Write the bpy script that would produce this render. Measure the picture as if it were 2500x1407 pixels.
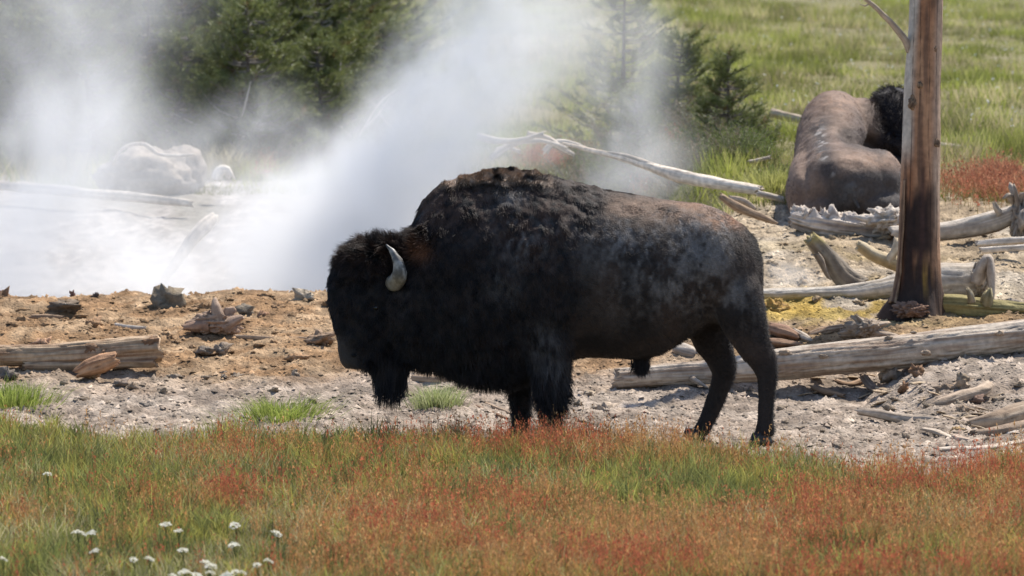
import bpy, math, random
import numpy as np

# ------------------------------------------------------------------ scene, camera, light
for o in list(bpy.data.objects):
    bpy.data.objects.remove(o)
scene = bpy.context.scene
COL = scene.collection
R = math.radians

F_PX = 14880.0                      # focal length in photograph pixels (2500 wide)
CAM_H = 3.0
PITCH = math.atan((703.5 + 36.0) / F_PX)
cam_data = bpy.data.cameras.new('camera')
cam_data.sensor_width = 36.0
cam_data.lens = 36.0 * F_PX / 2500.0
cam_data.clip_start = 0.5
cam_data.clip_end = 3000.0
cam_data.dof.use_dof = True
cam_data.dof.focus_distance = 40.2
cam_data.dof.aperture_fstop = 5.0
cam = bpy.data.objects.new('camera', cam_data)
cam.location = (0, 0, CAM_H)
cam.rotation_euler = (R(90) - PITCH, 0, 0)
COL.objects.link(cam)
scene.camera = cam

SUN_EL, SUN_AZ = R(58), math.atan2(0.62, 0.78)      # azimuth from +Y (away from the camera) towards +X
world = bpy.data.worlds.new('World')
scene.world = world
world.use_nodes = True
wn = world.node_tree
sky = wn.nodes.new('ShaderNodeTexSky')
sky.sky_type = 'NISHITA'
sky.sun_disc = False
sky.sun_elevation = SUN_EL
sky.sun_rotation = SUN_AZ
sky.dust_density = 4.0
sky.altitude = 2200.0
wn.nodes['Background'].inputs['Strength'].default_value = 0.15
wn.links.new(sky.outputs['Color'], wn.nodes['Background'].inputs['Color'])
sun_data = bpy.data.lights.new('sun', 'SUN')
sun_data.energy = 4.6
sun_data.angle = R(0.53)
sun_data.color = (1.0, 0.945, 0.86)
sun = bpy.data.objects.new('sun', sun_data)
COL.objects.link(sun)
sd = np.array([math.sin(SUN_AZ) * math.cos(SUN_EL), math.cos(SUN_AZ) * math.cos(SUN_EL), math.sin(SUN_EL)])
from mathutils import Vector, Matrix
sun.rotation_euler = Vector(sd).to_track_quat('Z', 'Y').to_euler()
sun.location = (10, 20, 30)
scene.view_settings.view_transform = 'Standard'
scene.view_settings.look = 'None'
scene.view_settings.exposure = 0.58
scene.view_settings.gamma = 1.0
scene.render.engine = 'CYCLES'
scene.cycles.use_denoising = True
scene.cycles.max_bounces = 8
scene.cycles.diffuse_bounces = 3
scene.cycles.glossy_bounces = 2
scene.cycles.transmission_bounces = 3
scene.cycles.transparent_max_bounces = 8
scene.cycles.volume_bounces = 4
scene.cycles.volume_step_rate = 1.0
scene.cycles.volume_max_steps = 128

# ------------------------------------------------------------------ numeric helpers
rng = np.random.default_rng(7)
_pr = np.random.default_rng(11)
PERM = _pr.permutation(512).astype(np.int64)
PERM = np.concatenate([PERM, PERM, PERM])
VALS = _pr.random(512)


def vnoise(p):
    """value noise in 0..1 at points p (N,3)"""
    p = np.asarray(p, float)
    i = np.floor(p).astype(np.int64)
    f = p - i
    f = f * f * f * (f * (f * 6 - 15) + 10)
    i &= 511
    out = 0.0
    for dx in (0, 1):
        wx = f[..., 0] if dx else 1 - f[..., 0]
        a = PERM[(i[..., 0] + dx) & 511]
        for dy in (0, 1):
            wy = f[..., 1] if dy else 1 - f[..., 1]
            b = PERM[a + ((i[..., 1] + dy) & 511)]
            for dz in (0, 1):
                wz = f[..., 2] if dz else 1 - f[..., 2]
                out = out + wx * wy * wz * VALS[PERM[b + ((i[..., 2] + dz) & 511)] % 512]
    return out


def fbm(p, octaves=4, gain=0.5):
    p = np.asarray(p, float)
    a, s, t = 1.0, 0.0, 0.0
    for k in range(octaves):
        s = s + a * vnoise(p * (2.03 ** k) + 17.3 * k)
        t += a
        a *= gain
    return s / t


def sstep(a, b, x):
    t = np.clip((np.asarray(x, float) - a) / (b - a), 0, 1)
    return t * t * (3 - 2 * t)


def mix(a, b, t):
    t = np.asarray(t, float)[..., None]
    return np.asarray(a, float) * (1 - t) + np.asarray(b, float) * t


FW = np.array([0, math.cos(PITCH), -math.sin(PITCH)])
UP = np.array([0, math.sin(PITCH), math.cos(PITCH)])


def ray(px, py):
    v = FW + np.array([1.0, 0, 0]) * ((px - 1250) / F_PX) + UP * ((703.5 - py) / F_PX)
    return v / v[1]


def at(px, py, d):
    """point at depth d (metres from the camera along Y) on the line of a photograph pixel"""
    return np.array([0, 0, CAM_H]) + ray(px, py) * d


def to_px(P):
    P = np.asarray(P, float)
    q = P - np.array([0, 0, CAM_H])
    w = q @ FW
    return 1250 + F_PX * q[..., 0] / w, 703.5 - F_PX * (q @ UP) / w


# ------------------------------------------------------------------ terrain
LP = np.array([(0, 0), (41, 0), (42, .05), (43.5, .21), (45, .40), (46.3, .575), (46.9, .62), (47.3, .60), (48, .38), (49.5, .08),
               (53, .08), (56, .45), (60, .90), (66, 1.15), (72, 1.36), (80, 1.72), (100, 2.42), (130, 3.5), (200, 8), (400, 26), (900, 60)])
RP = np.array([(0, 0), (41, 0), (42, .04), (42.9, .08), (43.3, .16), (43.7, .34), (44.2, .455), (45, .56), (46, .68), (48, .90), (50, 1.12),
               (52, 1.25), (54, 1.36), (60, 1.52), (70, 1.78), (80, 2.05), (100, 2.60), (130, 3.5), (200, 8), (400, 26), (900, 60)])
QP = np.array([(0, 0), (40.6, 0), (41.5, .09), (42.3, .21), (43.2, .375), (44.0, .47), (45, .56), (46, .68), (48, .90), (50, 1.12),
               (52, 1.25), (54, 1.36), (60, 1.52), (70, 1.78), (80, 2.05), (100, 2.60), (130, 3.5), (200, 8), (400, 26), (900, 60)])


def _smooth_profile(P):
    dd = np.arange(0, 901, 0.1)
    zz = np.interp(dd, P[:, 0], P[:, 1])
    k = np.hanning(13); k /= k.sum()
    zp = np.pad(zz, 6, mode='edge')
    return dd, np.convolve(zp, k, 'valid')


LPd, LPz = _smooth_profile(LP)
RPd, RPz = _smooth_profile(RP)
QPd, QPz = _smooth_profile(QP)


def tz(x, d):
    """height of the terrain without its small relief"""
    x = np.asarray(x, float); d = np.asarray(d, float)
    s = sstep(0.75, 2.0, x + 0.15 * np.sin(d * 1.3))
    q = sstep(2.55, 3.05, x + 0.1 * np.sin(d * 2.1))
    zl = np.interp(d, LPd, LPz); zr = np.interp(d, RPd, RPz); zq = np.interp(d, QPd, QPz)
    z = zl * (1 - s) + (zr * (1 - q) + zq * q) * s
    side = np.clip(np.abs(x) - 8, 0, None)
    z = z + 0.0009 * side ** 1.6 * sstep(45, 70, d) + sstep(55, 80, d) * 0.12 * (fbm(np.stack([x * .12, d * .09, 0 * x], -1), 3) - .5)
    return z


def edge_d(x):
    """depth at which the foreground grass ends"""
    xs = (np.array([-400, 0, 110, 300, 600, 700, 900, 1250, 1700, 1900, 2050, 2250, 2400, 2500, 2900]) - 1250) / F_PX * 39
    ds = np.array([40.6, 40.6, 40.1, 39.3, 39.5, 39.9, 39.5, 39.35, 38.7, 38.1, 36.7, 36.5, 37.2, 37.8, 38.0])
    x = np.asarray(x, float)
    return np.interp(x, xs, ds) + 0.15 + 1.5 * (fbm(np.stack([x * 2.1, 0 * x, 0 * x + 3.3], -1), 4) - .5)


def bare(x, d):
    """1 where the ground is bare soil, 0 where it is overgrown"""
    s = sstep(0.3, 1.3, x)
    back = 50.6 + 0.9 * (fbm(np.stack([x * .5, d * .2, 0 * x], -1), 3) - .5) * 2
    back = back * s + (60.5 + 5 * (fbm(np.stack([x * .9, d * .3, 0 * x + 60], -1), 3) - .5) * 2) * (1 - s)
    return sstep(-.1, .35, d - edge_d(x)) * (1 - sstep(-0.5, 0.9, d - back))


def relief(x, d):
    p = np.stack([x, d, 0 * x], -1)
    b = bare(x, d)
    n1 = fbm(p * np.array([2.4, 1.7, 1]), 3) - .5
    n2 = fbm(p * 9.0 + 5, 3) - .5
    n3 = np.abs(fbm(p * 21.0 + 9, 2) - .5)
    r = b * (0.10 * n1 + 0.062 * n2 + 0.05 * (n3 - .1))
    return r + (1 - b) * 0.05 * n1


def ground_z(x, d):
    x = np.atleast_1d(np.asarray(x, float)); d = np.atleast_1d(np.asarray(d, float))
    return tz(x, d) + relief(x, d)


_DD = np.concatenate([np.arange(28, 62, .03), np.arange(62, 160, .2)])


def gh(px, py, dmin=28.0):
    """where the line of a photograph pixel meets the terrain"""
    v = ray(px, py)
    dd = _DD[_DD >= dmin]
    z = CAM_H + v[2] * dd
    g = tz(v[0] * dd, dd)
    k = np.argmax(z <= g)
    if z[k] > g[k]:
        k = len(dd) - 1
    d = dd[k]
    return np.array([v[0] * d, d, float(g[k])])


# ------------------------------------------------------------------ mesh helpers
def build(name, V, F, mat, parent=None, C=None, smooth=True, rest=None):
    V = np.asarray(V, np.float32).reshape(-1, 3)
    me = bpy.data.meshes.new(name)
    if isinstance(F, np.ndarray):
        F = [F]
    F = [np.asarray(f, np.int32) for f in F if len(f)]
    nl = sum(f.size for f in F); nf = sum(len(f) for f in F)
    me.vertices.add(len(V)); me.vertices.foreach_set('co', V.ravel())
    me.loops.add(nl); me.polygons.add(nf)
    me.loops.foreach_set('vertex_index', np.concatenate([f.ravel() for f in F]))
    st = []; off = 0
    for f in F:
        st.append(off + np.arange(len(f)) * f.shape[1]); off += f.size
    me.polygons.foreach_set('loop_start', np.concatenate(st).astype(np.int32))
    if smooth:
        me.polygons.foreach_set('use_smooth', np.ones(nf, bool))
    if C is not None:
        add_col(me, C)
    me.update(calc_edges=True)
    me.materials.append(mat)
    return link(name, me, parent)


def add_col(me, C):
    C = np.asarray(C, np.float32)
    rgba = np.ones((len(C), 4), np.float32); rgba[:, :3] = C
    a = me.color_attributes.new('Col', 'FLOAT_COLOR', 'POINT')
    a.data.foreach_set('color', rgba.ravel())


def link(name, data, parent=None):
    o = bpy.data.objects.new(name, data)
    COL.objects.link(o)
    if parent is not None:
        o.parent = parent
    return o


def tag(o, label, cat=None, group=None, kind=None):
    if label: o['label'] = label
    if cat: o['category'] = cat
    if group: o['group'] = group
    if kind: o['kind'] = kind
    return o


def empty(name, loc):
    o = link(name, None)
    o.location = loc
    o.empty_display_size = 0.1
    return o


def shift(o, origin):
    """move an object's origin to a point while its mesh stays where it is"""
    o.data.transform(Matrix.Translation(-Vector(origin)))
    o.location = Vector(origin)
    return o


# ------------------------------------------------------------------ materials
def mat_col(name, rough=0.8, var=0.25, vscale=30.0, bump=0.3, bscale=60.0, spec=0.2, transl=0.0, bdist=0.01, attr='Col', hue=None, stretch=None):
    m = bpy.data.materials.new(name); m.use_nodes = True
    nt = m.node_tree; N = nt.nodes; L = nt.links
    p = N['Principled BSDF']
    p.inputs['Roughness'].default_value = rough
    p.inputs['Specular IOR Level'].default_value = spec
    a = N.new('ShaderNodeAttribute'); a.attribute_name = attr
    col = a.outputs['Color']
    tc = N.new('ShaderNodeTexCoord')
    vec = tc.outputs['Object']
    if stretch:
        mp = N.new('ShaderNodeMapping'); mp.inputs['Scale'].default_value = stretch
        L.new(vec, mp.inputs['Vector']); vec = mp.outputs['Vector']
    if var > 0:
        n = N.new('ShaderNodeTexNoise'); n.inputs['Scale'].default_value = vscale; n.inputs['Detail'].default_value = 5
        L.new(vec, n.inputs['Vector'])
        r = N.new('ShaderNodeMapRange'); r.inputs['From Min'].default_value = .25; r.inputs['From Max'].default_value = .75
        r.inputs['To Min'].default_value = 1 - var; r.inputs['To Max'].default_value = 1 + var
        L.new(n.outputs['Fac'], r.inputs['Value'])
        mx = N.new('ShaderNodeMix'); mx.data_type = 'RGBA'; mx.blend_type = 'MULTIPLY'; mx.inputs['Factor'].default_value = 1
        L.new(col, mx.inputs['A']); L.new(r.outputs['Result'], mx.inputs['B'])
        col = mx.outputs['Result']
    L.new(col, p.inputs['Base Color'])
    if bump > 0:
        n2 = N.new('ShaderNodeTexNoise'); n2.inputs['Scale'].default_value = bscale; n2.inputs['Detail'].default_value = 6
        L.new(vec, n2.inputs['Vector'])
        b = N.new('ShaderNodeBump'); b.inputs['Strength'].default_value = bump; b.inputs['Distance'].default_value = bdist
        L.new(n2.outputs['Fac'], b.inputs['Height']); L.new(b.outputs['Normal'], p.inputs['Normal'])
    if transl > 0:
        t = N.new('ShaderNodeBsdfTranslucent'); L.new(col, t.inputs['Color'])
        ms = N.new('ShaderNodeMixShader'); ms.inputs['Fac'].default_value = transl
        L.new(p.outputs['BSDF'], ms.inputs[1]); L.new(t.outputs['BSDF'], ms.inputs[2])
        L.new(ms.outputs['Shader'], N['Material Output'].inputs['Surface'])
    return m


M_GROUND = mat_col('soil', rough=.95, var=.32, vscale=14, bump=.9, bscale=45, spec=.1, bdist=.03)
M_STONE = mat_col('stone', rough=.9, var=.35, vscale=25, bump=.8, bscale=70, spec=.15, bdist=.01)
M_WOOD = mat_col('weathered_wood', rough=.8, var=.28, vscale=22, bump=.7, bscale=90, spec=.25, bdist=.006)
M_GRASS = mat_col('grass', rough=.6, var=0, bump=0, spec=.25, transl=.55)
M_SORREL = mat_col('sorrel', rough=.7, var=0, bump=0, spec=.2, transl=.5)
M_NEEDLE = mat_col('needles', rough=.5, var=0, bump=0, spec=.3, transl=.25)
M_BARK = mat_col('bark', rough=.9, var=.4, vscale=30, bump=.8, bscale=80, spec=.1)
M_HIDE = mat_col('hide', rough=.75, var=.25, vscale=45, bump=.8, bscale=120, spec=.25, bdist=.008)
M_HAIR = mat_col('hair', rough=.55, var=0, bump=0, spec=.3)
M_HORN = mat_col('horn', rough=.45, var=.25, vscale=60, bump=.4, bscale=90, spec=.4, bdist=.003)
M_PETAL = mat_col('petal', rough=.7, var=0, bump=0, spec=.2, transl=.3)
M_EYE = mat_col('eye', rough=.08, var=0, bump=0, spec=.6)

# ------------------------------------------------------------------ ground sheet
def axis(parts):
    out = []
    for a, b, s in parts:
        n = max(1, int(round((b - a) / s)))
        out.append(np.linspace(a, b, n, endpoint=False))
    return np.concatenate(out)


def ground_color(x, d):
    p = np.stack([x, d, 0 * x], -1)
    s = sstep(0.7, 1.7, x)
    n = fbm(p * 1.1, 4)
    nf = fbm(p * np.array([5, 5, 1.]) + 40, 3)
    gravel = mix((.34, .30, .265), (.45, .41, .37), sstep(.35, .65, nf))
    orange = mix((.33, .225, .135), (.43, .33, .225), sstep(.35, .65, nf))
    tan = mix((.42, .36, .27), (.50, .47, .41), sstep(.3, .7, n))
    yellow = mix((.42, .30, .07), (.50, .42, .18), nf)
    brown = mix((.26, .18, .11), (.37, .29, .19), nf)
    sinter = mix((.34, .34, .35), (.56, .58, .61), nf)
    green = mix((.15, .145, .06), (.26, .22, .13), n)
    soil = mix((.14, .12, .06), (.22, .18, .10), n)
    c = gravel
    wl = sstep(42.9, 43.9, d + 1.2 * (n - .5)) * (1 - s)
    c = mix(c, orange, wl)
    c = mix(c, sinter, sstep(47.0, 47.8, d) * (1 - s))
    wr = sstep(43.3, 43.9, d + .8 * (n - .5)) * s
    c = mix(c, brown, wr)
    c = mix(c, tan, sstep(44.6, 45.8, d + 1.5 * (n - .5)) * s)
    wy = np.exp(-(((x - 2.35) / .75) ** 2 + ((d - 45.25) / .55) ** 2)) * 1.6 * sstep(.38, .6, fbm(p * 3.2 + 7, 3))
    wy += .45 * np.exp(-(((x - 2.2) / 1.4) ** 2 + ((d - 47) / 1.6) ** 2)) * sstep(.5, .7, fbm(p * 2.2 + 17, 3))
    c = mix(c, yellow, np.clip(wy, 0, 1))
    b = bare(x, d)
    over = np.where((d < 41)[..., None], soil, mix(green, mix((.20, .18, .15), (.32, .30, .26), nf), (1 - sstep(62, 67, d)) * (1 - sstep(-1.0, .8, x))))
    c = mix(over, c * np.array([.79, .705, .615]) * (.72 + .5 * sstep(.35, .65, fbm(p * np.array([12, 7, 1]) + 3, 3)))[..., None], b)
    return c


gx = axis([(-700, -100, 60), (-100, -30, 8), (-30, -12, 1.2), (-12, -4.3, .25), (-4.3, 4.3, .032), (4.3, 12, .25), (12, 30, 1.2), (30, 100, 8), (100, 701, 60)])
gd = axis([(-60, 0, 10), (0, 24, 2.0), (24, 30, .3), (30, 40.5, .09), (40.5, 48.3, .030), (48.3, 62, .11), (62, 120, .6), (120, 250, 5), (250, 901, 40)])
GX, GD = np.meshgrid(gx, gd)
gz = ground_z(GX.ravel(), GD.ravel())
V = np.stack([GX.ravel(), GD.ravel(), gz], -1)
nx, nd = len(gx), len(gd)
ii = (np.arange(nd - 1)[:, None] * nx + np.arange(nx - 1)[None, :]).ravel()
Fq = np.stack([ii, ii + 1, ii + 1 + nx, ii + nx], -1)
ground = build('ground', V, Fq, M_GROUND, C=ground_color(GX.ravel(), GD.ravel()))
tag(ground, 'pale crusted soil bank rising to a grassy hillside', 'ground', kind='structure')

# ------------------------------------------------------------------ lofts and animals
def loft(sections, n=28):
    """sections: (centre, u, v) - closed tube of ellipses; returns V, quads, tris"""
    t = np.linspace(0, 2 * np.pi, n, endpoint=False)
    V = []
    for s in sections:
        c, u, v = (np.asarray(q, float) for q in s[:3])
        k = s[3] if len(s) > 3 else 0.0
        st, ct = np.sin(t), np.cos(t)
        w = 1 - k * np.clip(st, 0, None) ** 2
        V.append(c + np.outer(ct * w, v) + np.outer(st, u))
    V = np.concatenate(V)
    m = len(sections)
    i = np.arange(n); j = (i + 1) % n
    Q = np.concatenate([np.stack([k * n + i, k * n + j, (k + 1) * n + j, (k + 1) * n + i], -1) for k in range(m - 1)])
    V = np.concatenate([V, [np.asarray(sections[0][0], float), np.asarray(sections[-1][0], float)]])
    a, b = m * n, m * n + 1
    T = np.concatenate([np.stack([j, i, 0 * i + a], -1), np.stack([(m - 1) * n + i, (m - 1) * n + j, 0 * i + b], -1)])
    return V, Q, T


def ellipsoid(c, r, n=24):
    th = np.linspace(-np.pi / 2, np.pi / 2, n // 2 + 1)[1:-1]
    return loft([(np.asarray(c) + np.array([0, 0, r[2] * math.sin(a)]), (r[0] * math.cos(a), 0, 0), (0, r[1] * math.cos(a), 0)) for a in th], n)


def merge(parts):
    Vs, Qs, Ts, off = [], [], [], 0
    for V, Q, T in parts:
        Vs.append(V); Qs.append(Q + off); Ts.append(T + off); off += len(V)
    return np.concatenate(Vs), np.concatenate(Qs), np.concatenate(Ts)


def fuse(parts, voxel, smooth):
    """one continuous skin round overlapping lofts"""
    V, Q, T = merge(parts)
    o = build('fusing', V, [Q, T], M_HIDE)
    md = o.modifiers.new('r', 'REMESH'); md.mode = 'VOXEL'; md.voxel_size = voxel
    ms = o.modifiers.new('s', 'SMOOTH'); ms.factor = .5; ms.iterations = smooth
    dg = bpy.context.evaluated_depsgraph_get()
    ev = o.evaluated_get(dg)
    me = ev.to_mesh()
    n = len(me.vertices)
    VV = np.empty(n * 3, np.float32); me.vertices.foreach_get('co', VV)
    NN = np.empty(n * 3, np.float32); me.vertices.foreach_get('normal', NN)
    fl = [tuple(p.vertices) for p in me.polygons]
    ev.to_mesh_clear()
    old = o.data
    bpy.data.objects.remove(o); bpy.data.meshes.remove(old)
    return VV.reshape(-1, 3).astype(float), NN.reshape(-1, 3).astype(float), np.array([f for f in fl if len(f) == 4], np.int32)


def sample(V, N, Q, count, weight, seed):
    r = np.random.default_rng(seed)
    a, b, c, d = (V[Q[:, k]] for k in range(4))
    area = .5 * np.linalg.norm(np.cross(c - a, d - b), axis=1)
    cen = (a + b + c + d) / 4
    w = area * weight(cen)
    idx = r.choice(len(Q), count, p=w / w.sum())
    s, t = r.random((2, count, 1))
    P = (a[idx] * (1 - s) + b[idx] * s) * (1 - t) + (d[idx] * (1 - s) + c[idx] * s) * t
    nn = N[Q[idx]].mean(1)
    nn /= np.linalg.norm(nn, axis=1, keepdims=True) + 1e-9
    return P, nn, r


def hair(name, P, D, length, K, rad, colour, parent, curl=0.0, droop=None, seed=0, mat=None):
    """strands as real hair curves; D start directions, droop a pull added along the strand"""
    n = len(P)
    pos = np.empty((n, K, 3))
    cur = P - D * 0.004
    d = D.copy()
    step = (length / (K - 1))[:, None]
    for k in range(K):
        pos[:, k] = cur
        if curl:
            f = np.stack([vnoise(P * 24 + 3.1 * k + 50 * a) for a in range(3)], -1) - .5
            d = d + curl * f
        if droop is not None:
            d = d + droop / K
        d = d / (np.linalg.norm(d, axis=1, keepdims=True) + 1e-9)
        cur = cur + d * step
    hc = bpy.data.hair_curves.new(name)
    hc.add_curves([K] * n)
    hc.points.foreach_set('position', pos.astype(np.float32).ravel())
    ra = hc.attributes.get('radius') or hc.attributes.new('radius', 'FLOAT', 'POINT')
    prof = np.linspace(1, .25, K)
    ra.data.foreach_set('value', (np.repeat(np.asarray(rad) * np.ones(n), K) * np.tile(prof, n)).astype(np.float32))
    ca = hc.attributes.new('Col', 'FLOAT_COLOR', 'CURVE')
    rgba = np.ones((n, 4), np.float32); rgba[:, :3] = colour
    ca.data.foreach_set('color', rgba.ravel())
    hc.materials.append(mat or M_HAIR)
    return link(name, hc, parent)


# ---- the standing bison: outlines in photograph pixels at a depth of 40 m, widths in metres
BD = 40.0


def bp(px, py, y=0.0):
    # the flank's outline is the one seen; limbs off the middle keep their own depth
    return at(px, py, BD + y)


def trunk_section(px, top, bot, w, k):
    a, b = bp(px, top), bp(px, bot)
    return ((a + b) / 2, (a - b) / 2, (0, w, 0), k)


def limb(rows, y):
    out = []
    for row in rows:
        px, py, hx, hw = row[:4]
        yy = row[4] if len(row) > 4 else y
        out.append((bp(px, py, yy), (hx / 372.0 * (BD + yy) / 40, 0, 0), (0, hw, 0)))
    return out


trunk = loft([trunk_section(*r) for r in [
    (950, 650, 860, .17, .2), (985, 600, 885, .23, .25), (1012, 545, 897, .27, .35), (1035, 490, 902, .29, .42), (1075, 448, 910, .33, .46),
    (1130, 430, 926, .37, .5), (1190, 420, 942, .40, .5), (1250, 416, 942, .42, .5), (1310, 420, 915, .43, .48),
    (1370, 434, 885, .43, .42), (1430, 452, 871, .43, .35), (1490, 466, 874, .44, .28), (1550, 474, 877, .44, .24),
    (1610, 485, 866, .43, .22), (1670, 492, 832, .40, .22), (1720, 498, 800, .37, .25), (1770, 519, 785, .33, .28),
    (1812, 547, 775, .26, .28), (1843, 583, 750, .18, .25), (1860, 630, 715, .09, .1)]], 40)
hind_near = loft(limb([(1770, 610, 40, .05, -.10), (1782, 655, 60, .09, -.15), (1790, 705, 70, .12, -.185), (1806, 770, 64, .12), (1826, 825, 52, .095), (1850, 868, 46, .075), (1866, 895, 34, .06),
                       (1873, 925, 25, .05), (1871, 975, 20, .042), (1869, 1025, 20, .043), (1868, 1050, 24, .05), (1864, 1066, 26, .052)], -.20))
hind_far = loft(limb([(1755, 700, 75, .12), (1735, 760, 66, .12), (1730, 815, 52, .10), (1745, 855, 46, .085), (1762, 887, 37, .068), (1768, 915, 29, .055),
                      (1755, 955, 26, .048), (1738, 1000, 24, .043), (1722, 1035, 22, .043), (1709, 1055, 25, .05), (1700, 1064, 27, .052)], .20))
fore_near = loft(limb([(1325, 720, 60, .08, -.15), (1332, 770, 80, .11, -.20), (1336, 815, 72, .12), (1340, 860, 58, .11), (1344, 910, 50, .10), (1346, 960, 44, .085), (1346, 1000, 34, .062),
                       (1345, 1035, 25, .05), (1343, 1062, 29, .055)], -.23))
fore_far = loft(limb([(1275, 820, 65, .11), (1270, 880, 46, .09), (1268, 930, 34, .07), (1269, 970, 28, .058), (1271, 1010, 23, .047), (1272, 1040, 23, .047), (1267, 1058, 28, .054)], .22))
head = loft(limb([(934, 588, 58, .09), (922, 622, 96, .14), (914, 665, 111, .165), (912, 715, 113, .17), (914, 760, 107, .16), (916, 800, 99, .145),
                  (905, 838, 83, .125), (888, 866, 62, .11), (879, 888, 48, .095), (876, 901, 32, .07)], 0))
chin = loft(limb([(952, 850, 58, .09), (952, 895, 46, .07), (951, 930, 40, .05), (951, 966, 26, .03)], 0))
sheath = loft(limb([(1572, 862, 30, .05), (1567, 884, 14, .03), (1564, 898, 8, .015)], 0))
BV, BN, BQ = fuse([trunk, hind_near, hind_far, fore_near, fore_far, head, chin, sheath], .013, 9)

def elig(p, cx, cy, rx, ry):
    qx, qy = p
    return np.exp(-(((qx - cx) / rx) ** 2 + ((qy - cy) / ry) ** 2))


def bison_zones(P):
    """px, py of the flank outline plus weights of the coat's regions"""
    px = 1250 + P[:, 0] * 372.0
    py = -36 + (CAM_H - P[:, 2]) * 372.0 + 0
    line = np.interp(py, [400, 470, 560, 700, 870, 960], [1560, 1475, 1440, 1405, 1392, 1400])
    n = fbm(P * 7.0, 3)
    cape = 1 - sstep(-25, 25, px - line + 60 * (n - .5))
    headw = (1 - sstep(990, 1040, px)) * (1 - sstep(905, 940, py))
    muzzle = (1 - sstep(845, 905, px - .55 * (py - 880))) * sstep(790, 850, py) * headw
    leg = sstep(860, 900, py) * sstep(1150, 1230, px)
    return px, py, cape, headw, muzzle, leg


def bison_colour(P, lit=1.0, seed=0):
    px, py, cape, headw, muzzle, leg = bison_zones(P)
    n = fbm(P * 5.0 + 3, 4)
    nf = fbm(P * 26.0 + 8, 3)
    q = (px, py)
    dark = mix((.009, .0075, .0075), (.026, .018, .015), sstep(.3, .7, nf))
    flank = mix((.022, .0165, .0135), (.048, .033, .025), sstep(.35, .65, n))
    c = mix(flank, dark, cape)
    # rusty shoulder and forelock
    c = mix(c, (.055, .029, .019), .8 * np.clip(cape * (elig(q, 1330, 560, 110, 110) + 1.2 * elig(q, 1030, 480, 60, 90) + 1.5 * elig(q, 880, 600, 110, 50) + .7 * elig(q, 1150, 500, 90, 60)), 0, 1) * sstep(.25, .55, nf))
    c = mix(c, (.16, .066, .03), np.clip(1.2 * elig(q, 1030, 610, 22, 22) + .6 * elig(q, 885, 572, 40, 12), 0, 1))
    # sun-bleached wool along the hump and tan on the back and the rump, its sunlit top painted orange
    top = sstep(0, 1, (np.interp(px, [1000, 1075, 1130, 1200, 1270, 1330, 1400], [540, 440, 428, 420, 418, 430, 440]) + 36 + 26 * (n - .5) - py) / 22)
    c = mix(c, mix((.22, .15, .10), (.42, .30, .21), nf), top * sstep(1060, 1100, px) * (1 - sstep(1330, 1370, px)) * sstep(.25, .45, fbm(P * 11, 2)))
    c = mix(c, (.06, .04, .028), .7 * sstep(0, 1, (490 - py) / 60) * sstep(1340, 1420, px) * (1 - sstep(1500, 1560, px)))
    tanw = np.clip(1.3 * elig(q, 1640, 512, 130, 26) + 1.2 * elig(q, 1765, 535, 55, 24) + .8 * elig(q, 1530, 505, 50, 30), 0, 1) * (1 - cape)
    c = mix(c, mix((.15, .095, .065), (.23, .15, .10), nf), tanw * sstep(.25, .5, n))
    c = mix(c, (.30, .155, .085), .85 * np.clip(elig(q, 1785, 535, 60, 20) + .6 * elig(q, 1700, 500, 60, 12), 0, 1))
    # dried grey mud on flank, shoulder and elbow, with the coat's sheen painted in
    dust_sheen = 1.3 * elig(q, 1600, 580, 160, 60) + 1.3 * elig(q, 1690, 660, 85, 85) + .5 * elig(q, 1560, 690, 120, 90) + 1.0 * elig(q, 1275, 570, 55, 65) + .9 * elig(q, 1320, 825, 40, 40) \
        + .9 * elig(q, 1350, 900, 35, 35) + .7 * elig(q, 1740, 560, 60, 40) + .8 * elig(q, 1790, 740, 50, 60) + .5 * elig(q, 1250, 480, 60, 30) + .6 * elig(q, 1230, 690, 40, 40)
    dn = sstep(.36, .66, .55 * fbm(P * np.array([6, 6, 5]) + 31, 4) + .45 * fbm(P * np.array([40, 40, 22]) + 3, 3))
    c = mix(c, (.185, .168, .155), np.clip(dust_sheen, 0, 1) * dn * .85)
    c = mix(c, (.045, .038, .034), .8 * muzzle)
    c = mix(c, (.020, .016, .014), .8 * leg * (1 - cape) * (px < 1900))
    return c


zpx, zpy, zc, zh, zm, zl = bison_zones(BV)
amp = (.006 * (1 - zc) + .022 * zc) * (1 - .7 * zm) * (1 - .6 * zl)
BV2 = BV + BN * (amp * ((fbm(BV * np.array([15, 15, 9]), 3) - .5) * 2))[:, None]
# muscle folds: the stifle fold, ribs and the hollow before the hip
fold = -.016 * np.exp(-(((zpx - 1700 - .35 * (zpy - 700)) / 16) ** 2)) * sstep(600, 660, zpy) * (1 - sstep(800, 830, zpy))
fold += -.018 * np.exp(-(((zpx - 1690) / 40) ** 2 + ((zpy - 590) / 34) ** 2)) + .012 * np.exp(-(((zpx - 1735) / 30) ** 2 + ((zpy - 560) / 34) ** 2))
fold += .006 * np.sin((zpx + .25 * zpy) / 15) * np.exp(-(((zpx - 1560) / 70) ** 2 + ((zpy - 680) / 110) ** 2))
BV2 += BN * fold[:, None]
bison = empty('bison', (1.0, 40.0, 0.0))
tag(bison, 'dark shaggy bison standing in profile with lowered head and pale horn', 'bison')


def child(o, parent):
    o.parent = parent
    o.matrix_parent_inverse = Matrix.Translation(parent.location).inverted()
    return o


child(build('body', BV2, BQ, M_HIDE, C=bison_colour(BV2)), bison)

DN = np.array([0, 0, -1.0])
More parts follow.
